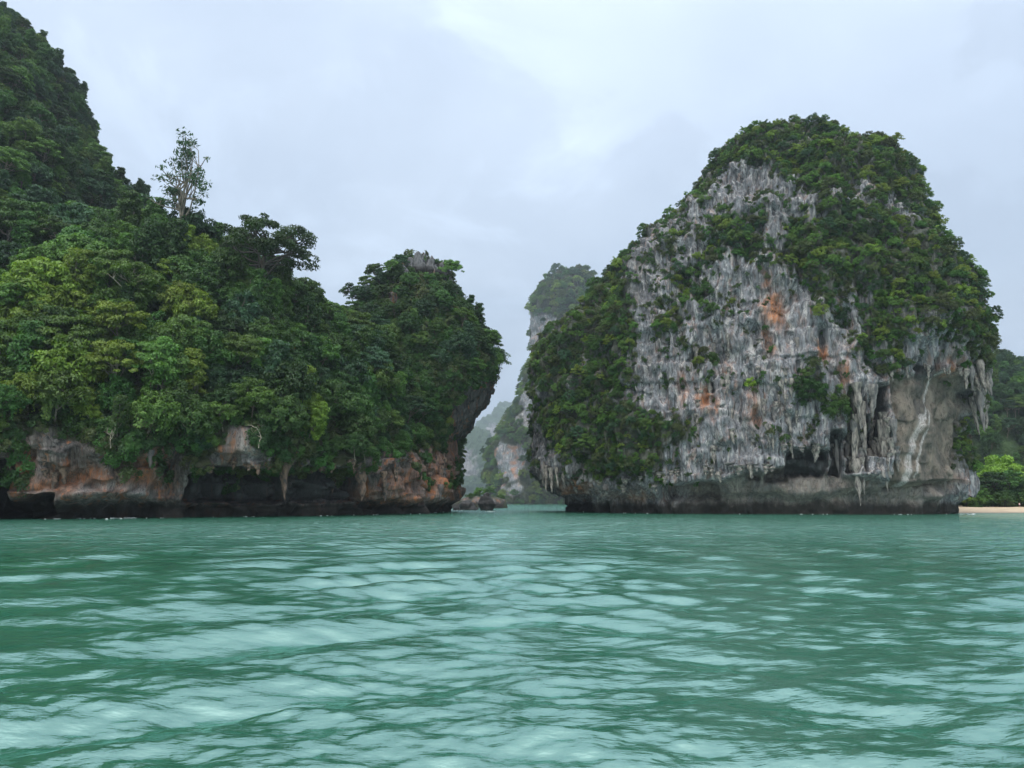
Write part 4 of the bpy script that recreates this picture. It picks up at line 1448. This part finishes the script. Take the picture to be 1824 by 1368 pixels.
# beach
nx, ny = 160, 60
gx, gy = np.meshgrid(np.linspace(88, 330, nx), np.linspace(148, 300, ny), indexing='ij')
gz = np.interp(gy.ravel() + 2.5 * fbm(np.stack([gx.ravel() / 14, gx.ravel() * 0, gx.ravel() * 0], 1), 2, 31), [148, 162, 172, 196, 230, 300], [-1.6, -0.35, 0.12, 1.05, 1.5, 4.0])
gz = gz + 0.05 * fbm(np.stack([gx.ravel() / 2, gy.ravel() / 2, gx.ravel() * 0], 1), 3, 32)
V = np.stack([gx.ravel(), gy.ravel(), gz], 1)
i, j = np.meshgrid(np.arange(nx - 1), np.arange(ny - 1), indexing='ij')
F = np.stack([i * ny + j, (i + 1) * ny + j, (i + 1) * ny + j + 1, i * ny + j + 1], -1).reshape(-1, 4)
m, t = new_mat('sand')
co = t.n('ShaderNodeTexCoord').outputs['Object']
c = t.mix(t.range(t.noise(co, 0.4, 5), 0.3, 0.7), (0.46, 0.34, 0.22), (0.60, 0.47, 0.32))
sz = t.n('ShaderNodeSeparateXYZ', None, Vector=co)
c = t.mix(t.range(sz.outputs[2], 0.08, 0.30, 0.75, 0.0), c, (0.30, 0.23, 0.16))
t.n('ShaderNodeOutputMaterial', None, Surface=t.n('ShaderNodeBsdfPrincipled', None, Base_Color=c, Roughness=0.9))
tag(link('beach', mesh_np('beach', V, F, (m,))), 'strip of pale sand right of the grey tower', None, None, 'structure')
bt = [(1738, 208, 1.25, 'deep green', 1), (1752, 214, 1.5, 'mid green', 0), (1768, 206, 1.15, 'deep green', 4), (1778, 222, 1.75, 'mid green', 8), (1800, 205, 1.2, 'mid green', 3), (1815, 210, 1.35, 'fresh green', 4),
      (1838, 207, 1.35, 'mid green', 0), (1860, 212, 1.4, 'deep green', 1), (1745, 203, 0.9, 'mid green', 5), (1790, 202, 0.85, 'deep green', 5), (1812, 202, 0.9, 'deep green', 6), (1830, 202, 0.9, 'mid green', 5), (1728, 205, 1.0, 'deep green', 0)]
for k, (x, Y, sc_, gr, mi) in enumerate(bt):
    w_ = at(x, 900, Y)
    zz = float(np.interp(Y, [196, 230], [1.05, 1.5]))
    lab = '%s %s tree behind the beach, %s from the left along the sand' % (KINDW[mi], gr, ('second', 'fourth', 'sixth', 'seventh', 'ninth', 'eleventh', 'thirteenth', 'last', 'third', 'eighth', 'tenth', 'twelfth', 'first')[k])
    plant('beach_tree', FOREST[mi], (w_[0], Y, zz - 0.3), (0, 0, 1), sc_, gr, lab, 'tree', 'trees behind the beach', rng, 0.0)
w_ = at(1788, 900, 211)
plant('lime_tree', FOREST[0], (w_[0], 211, 1.2), (0, 0, 1), 1.75, 'lime', 'bright lime green tree standing above the beach trees', 'tree', None, rng, 0.0, 1.2)
p = np.stack([rng.uniform(96, 190, 260), rng.uniform(199, 226, 260), np.full(260, 1.0)], 1)
stuff_scatter('beach_undergrowth', 'low green bushes along the back of the beach', p, np.tile([0, 0, 1.0], (260, 1)), rng.uniform(0.8, 1.6, 260), POOL_SHRUB, rng, 0.0)


# ---------------------------------------------------------------- sea rocks
def sea_rock(label, px, py, wpx, hpx, seed, shape='cone'):
    d = ray(px, py)
    tt = -CAMH / d[2]
    c = np.array([d[0] * tt, d[1] * tt, 0.0])
    sc_ = c[1] / FPX
    o = link('sea_rock', rock_mesh(wpx * sc_ / 2, hpx * sc_, seed, shape, M_WET))
    o.location = c
    tag(o, label, 'rock')


def rock_mesh(W_, H_, seed, shape, mat):
    n, sd = 34, 44
    t_ = np.linspace(-0.25, 1, n)
    a = np.linspace(0, 2 * math.pi, sd, endpoint=False)
    if shape == 'cone':
        prof = np.interp(t_, [-0.25, 0, 0.1, 0.35, 0.7, 0.9, 1], [1.0, 0.86, 0.92, 1.0, 0.66, 0.36, 0.04])
    else:
        prof = np.interp(t_, [-0.25, 0, 0.3, 0.7, 0.92, 1], [1.05, 1.0, 0.86, 0.62, 0.42, 0.04])
    V = np.stack([W_ * prof[:, None] * np.cos(a), W_ * 0.8 * prof[:, None] * np.sin(a), np.broadcast_to(H_ * t_[:, None], (n, sd))], -1).reshape(-1, 3)
    nn = unit(V * np.array([1, 1, 0.25]) + 1e-6)
    V = V + nn * (0.26 * W_ * (fbm(V / (W_ * 0.8) + seed, 4, seed) + 0.5 * ridged(V * np.array([1, 1, 0.4]) / (W_ * 0.5), 2, seed + 5) - 0.2))[:, None]
    i, j = np.meshgrid(np.arange(n - 1), np.arange(sd), indexing='ij')
    j2 = (j + 1) % sd
    F = np.stack([i * sd + j, i * sd + j2, (i + 1) * sd + j2, (i + 1) * sd + j], -1).reshape(-1, 4)
    return mesh_np('rock', V, F, (mat,))


M_WET = plain_mat('wet_rock', (0.030, 0.028, 0.026), 0.7, 0.6, 1.5)
sea_rock('tallest dark pointed sea rock in the channel', 867, 909, 30, 31, 1)
sea_rock('broad low dark sea rock left of the pointed one', 833, 908.5, 34, 17, 2, 'flat')
sea_rock('small dark sea rock beside the headland tip, left of the broad one', 813, 909, 16, 7, 3, 'flat')
sea_rock('tiny dark sea rock between the pointed and broad rocks', 850, 908, 5, 5, 6)
sea_rock('small pale topped rock awash below the left end of the long cave', 351, 917, 14, 14, 4)
sea_rock('dark fin of rock at the foot of the cliff under hanging roots', 668, 914, 34, 26, 5)
sea_rock('dark fin of rock at the cliff foot, right of the hanging roots', 700, 913, 24, 18, 8)

for x, y, wp, hp, sd_ in [(768, 490, 22, 42, 21), (788, 500, 22, 44, 22), (730, 490, 22, 40, 27), (756, 488, 20, 46, 28), (744, 488, 34, 46, 23), (716, 496, 24, 34, 24), (698, 512, 30, 34, 25), (802, 520, 16, 34, 26)]:
    o = bpy.data.objects.new('pinnacle', rock_mesh(wp * 188 / FPX / 2, hp * 188 / FPX, sd_, 'cone', M_CRAG))
    COL.objects.link(o)
    o.parent = head
    g_ = ground(x, y, [B_D])
    o.location = g_ + np.array([0, 0.4, -0.8])

# ---------------------------------------------------------------- foam at the waterline
r = np.random.default_rng(9)
Vs, Fs, off = [], [], 0
for x, y, wpx, n in [(275, 920, 40, 26), (235, 923, 40, 12), (340, 919, 14, 12), (362, 918, 26, 10), (660, 914, 14, 8), (195, 924, 30, 6), (820, 909, 30, 10), (1041, 911, 4, 10), (1730, 916, 20, 10), (870, 911, 20, 8)]:
    for k in range(n):
        d = ray(x + r.normal(0, .4) * wpx, y + r.normal(0, 0.5))
        tt = -CAMH / d[2]
        c = np.array([d[0] * tt, d[1] * tt, 0.06])
        rx_ = r.uniform(0.08, 0.35)
        a = np.linspace(0, 6.283, 9, endpoint=False)
        ring = np.stack([np.cos(a) * rx_ * r.uniform(.6, 1.3, 9), np.sin(a) * rx_ * .6 * r.uniform(.6, 1.3, 9), np.zeros(9)], 1)
        up = ring * 0.55 + np.array([0, 0, r.uniform(0.02, 0.08)])
        Vs.append(np.vstack([ring - [0, 0, .1], up, [[0, 0, up[0, 2] + .04]]]) + c)
        for q in range(9):
            q2 = (q + 1) % 9
            Fs.append((off + q, off + q2, off + 9 + q2, off + 9 + q))
            Fs.append((off + 9 + q, off + 9 + q2, off + 18, off + 18))
        off += 19
F = [f for f in Fs]


def waterline(bodies, x):
    for y in np.arange(932, 903, -0.5):
        h = hit(bodies, x, y)
        if h is not None and h[0][2] > -0.15:
            return h[0]
    return None


for bodies, xa, xb, n in ((BL, 0, 800, 90), (BR, 1010, 1725, 60)):
    for x in r.uniform(xa, xb, n):
        if vnoise(np.array([[x / 30.0, xa, 0.5]]), 5)[0] < -0.05:
            continue
        h = waterline(bodies, x)
        if h is None:
            continue
        c = np.array([h[0], h[1] - r.uniform(0.1, 0.8), 0.03])
        rx_ = r.uniform(0.05, 0.3)
        a = np.linspace(0, 6.283, 9, endpoint=False)
        ring = np.stack([np.cos(a) * rx_ * r.uniform(.6, 1.5, 9), np.sin(a) * rx_ * .5 * r.uniform(.6, 1.3, 9), np.zeros(9)], 1)
        up = ring * 0.55 + np.array([0, 0, r.uniform(0.02, 0.06)])
        Vs.append(np.vstack([ring - [0, 0, .1], up, [[0, 0, up[0, 2] + .02]]]) + c)
        for q in range(9):
            q2 = (q + 1) % 9
            F.append((off + q, off + q2, off + 9 + q2, off + 9 + q))
            F.append((off + 9 + q, off + 9 + q2, off + 18, off + 18))
        off += 19
me = bpy.data.meshes.new('sea_foam')
me.from_pydata(np.vstack(Vs).tolist(), [], [tuple(dict.fromkeys(f)) for f in F])
me.materials.append(plain_mat('foam_white', (0.40, 0.43, 0.42), 0.8, 0.1))
tag(link('sea_foam', me), 'white foam along the foot of the cliffs', None, None, 'stuff')

# ---------------------------------------------------------------- people on the beach
def person(label, px, Y, h, shirt, seed):
    w_ = at(px, 900, Y)
    zz = float(np.interp(Y, [172, 196, 230], [0.12, 1.05, 1.5]))
    me = bpy.data.meshes.new('body')
    J = {'pelvis': (0, 0, .52), 'chest': (0, 0, .74), 'neck': (0, 0, .83), 'head': (0, -.01, .93), 'kl': (.06, -.03, .28), 'fl': (.07, 0, .02), 'kr': (-.06, .02, .28), 'fr': (-.08, .05, .02),
         'sl': (.10, 0, .79), 'el': (.14, 0, .62), 'hl': (.15, -.05, .47), 'sr': (-.10, 0, .79), 'er': (-.14, .01, .62), 'hr': (-.14, -.05, .47)}
    R_ = {'pelvis': .085, 'chest': .095, 'neck': .035, 'head': .065, 'kl': .045, 'fl': .03, 'kr': .045, 'fr': .03, 'sl': .04, 'el': .03, 'hl': .022, 'sr': .04, 'er': .03, 'hr': .022}
    E = [('pelvis', 'chest'), ('chest', 'neck'), ('neck', 'head'), ('pelvis', 'kl'), ('kl', 'fl'), ('pelvis', 'kr'), ('kr', 'fr'), ('chest', 'sl'), ('sl', 'el'), ('el', 'hl'), ('chest', 'sr'), ('sr', 'er'), ('er', 'hr')]
    names = list(J)
    me.from_pydata([tuple(c * h for c in J[k]) for k in names], [(names.index(a), names.index(b)) for a, b in E], [])
    o = link('person', me)
    o.location = (w_[0], Y, zz)
    sk = o.modifiers.new('skin', 'SKIN')
    for v_, k in zip(me.skin_vertices[0].data, names):
        v_.radius = (R_[k] * h, R_[k] * h)
    me.skin_vertices[0].data[0].use_root = True
    o.modifiers.new('sub', 'SUBSURF').levels = 1
    m, t = new_mat('person_' + str(seed))
    sz = t.n('ShaderNodeSeparateXYZ', None, Vector=t.n('ShaderNodeTexCoord').outputs['Object'])
    z_ = t.math('DIVIDE', sz.outputs[2], h)
    c = t.ramp(z_, [(0.0, (0.35, 0.2, 0.13)), (0.32, (0.05, 0.06, 0.1)), (0.5, shirt), (0.83, (0.35, 0.2, 0.13)), (0.95, (0.03, 0.02, 0.015))], 'CONSTANT')
    t.n('ShaderNodeOutputMaterial', None, Surface=t.n('ShaderNodeBsdfPrincipled', None, Base_Color=c, Roughness=0.8))
    me.materials.append(m)
    tag(o, label, 'person')


person('tiny person in a pinkish top standing on the far beach', 1816, 197, 1.2, (0.7, 0.5, 0.46), 1)
person('tiny person in a white top at the right photo edge of the beach', 1822, 201, 1.25, (0.8, 0.8, 0.78), 2)

# ---------------------------------------------------------------- haze
me = bpy.data.meshes.new('haze')
x0, x1, y0, y1, z0, z1 = -5400, 5400, -5400, 5400, -6.0, 820.0
me.from_pydata([(x0, y0, z0), (x1, y0, z0), (x1, y1, z0), (x0, y1, z0), (x0, y0, z1), (x1, y0, z1), (x1, y1, z1), (x0, y1, z1)], [],
               [(3, 2, 1, 0), (4, 5, 6, 7), (0, 1, 5, 4), (1, 2, 6, 5), (2, 3, 7, 6), (3, 0, 4, 7)])
m, t = new_mat('haze_air')
vol = t.n('ShaderNodeVolumePrincipled', None, Color=(0.80, 0.91, 1.0, 1), Density=HAZE_DENSITY, Anisotropy=0.45)
t.n('ShaderNodeOutputMaterial', None, Volume=vol)
me.materials.append(m)
tag(link('haze', me), 'thin rainy haze over the sea and cliffs', None, None, 'stuff')
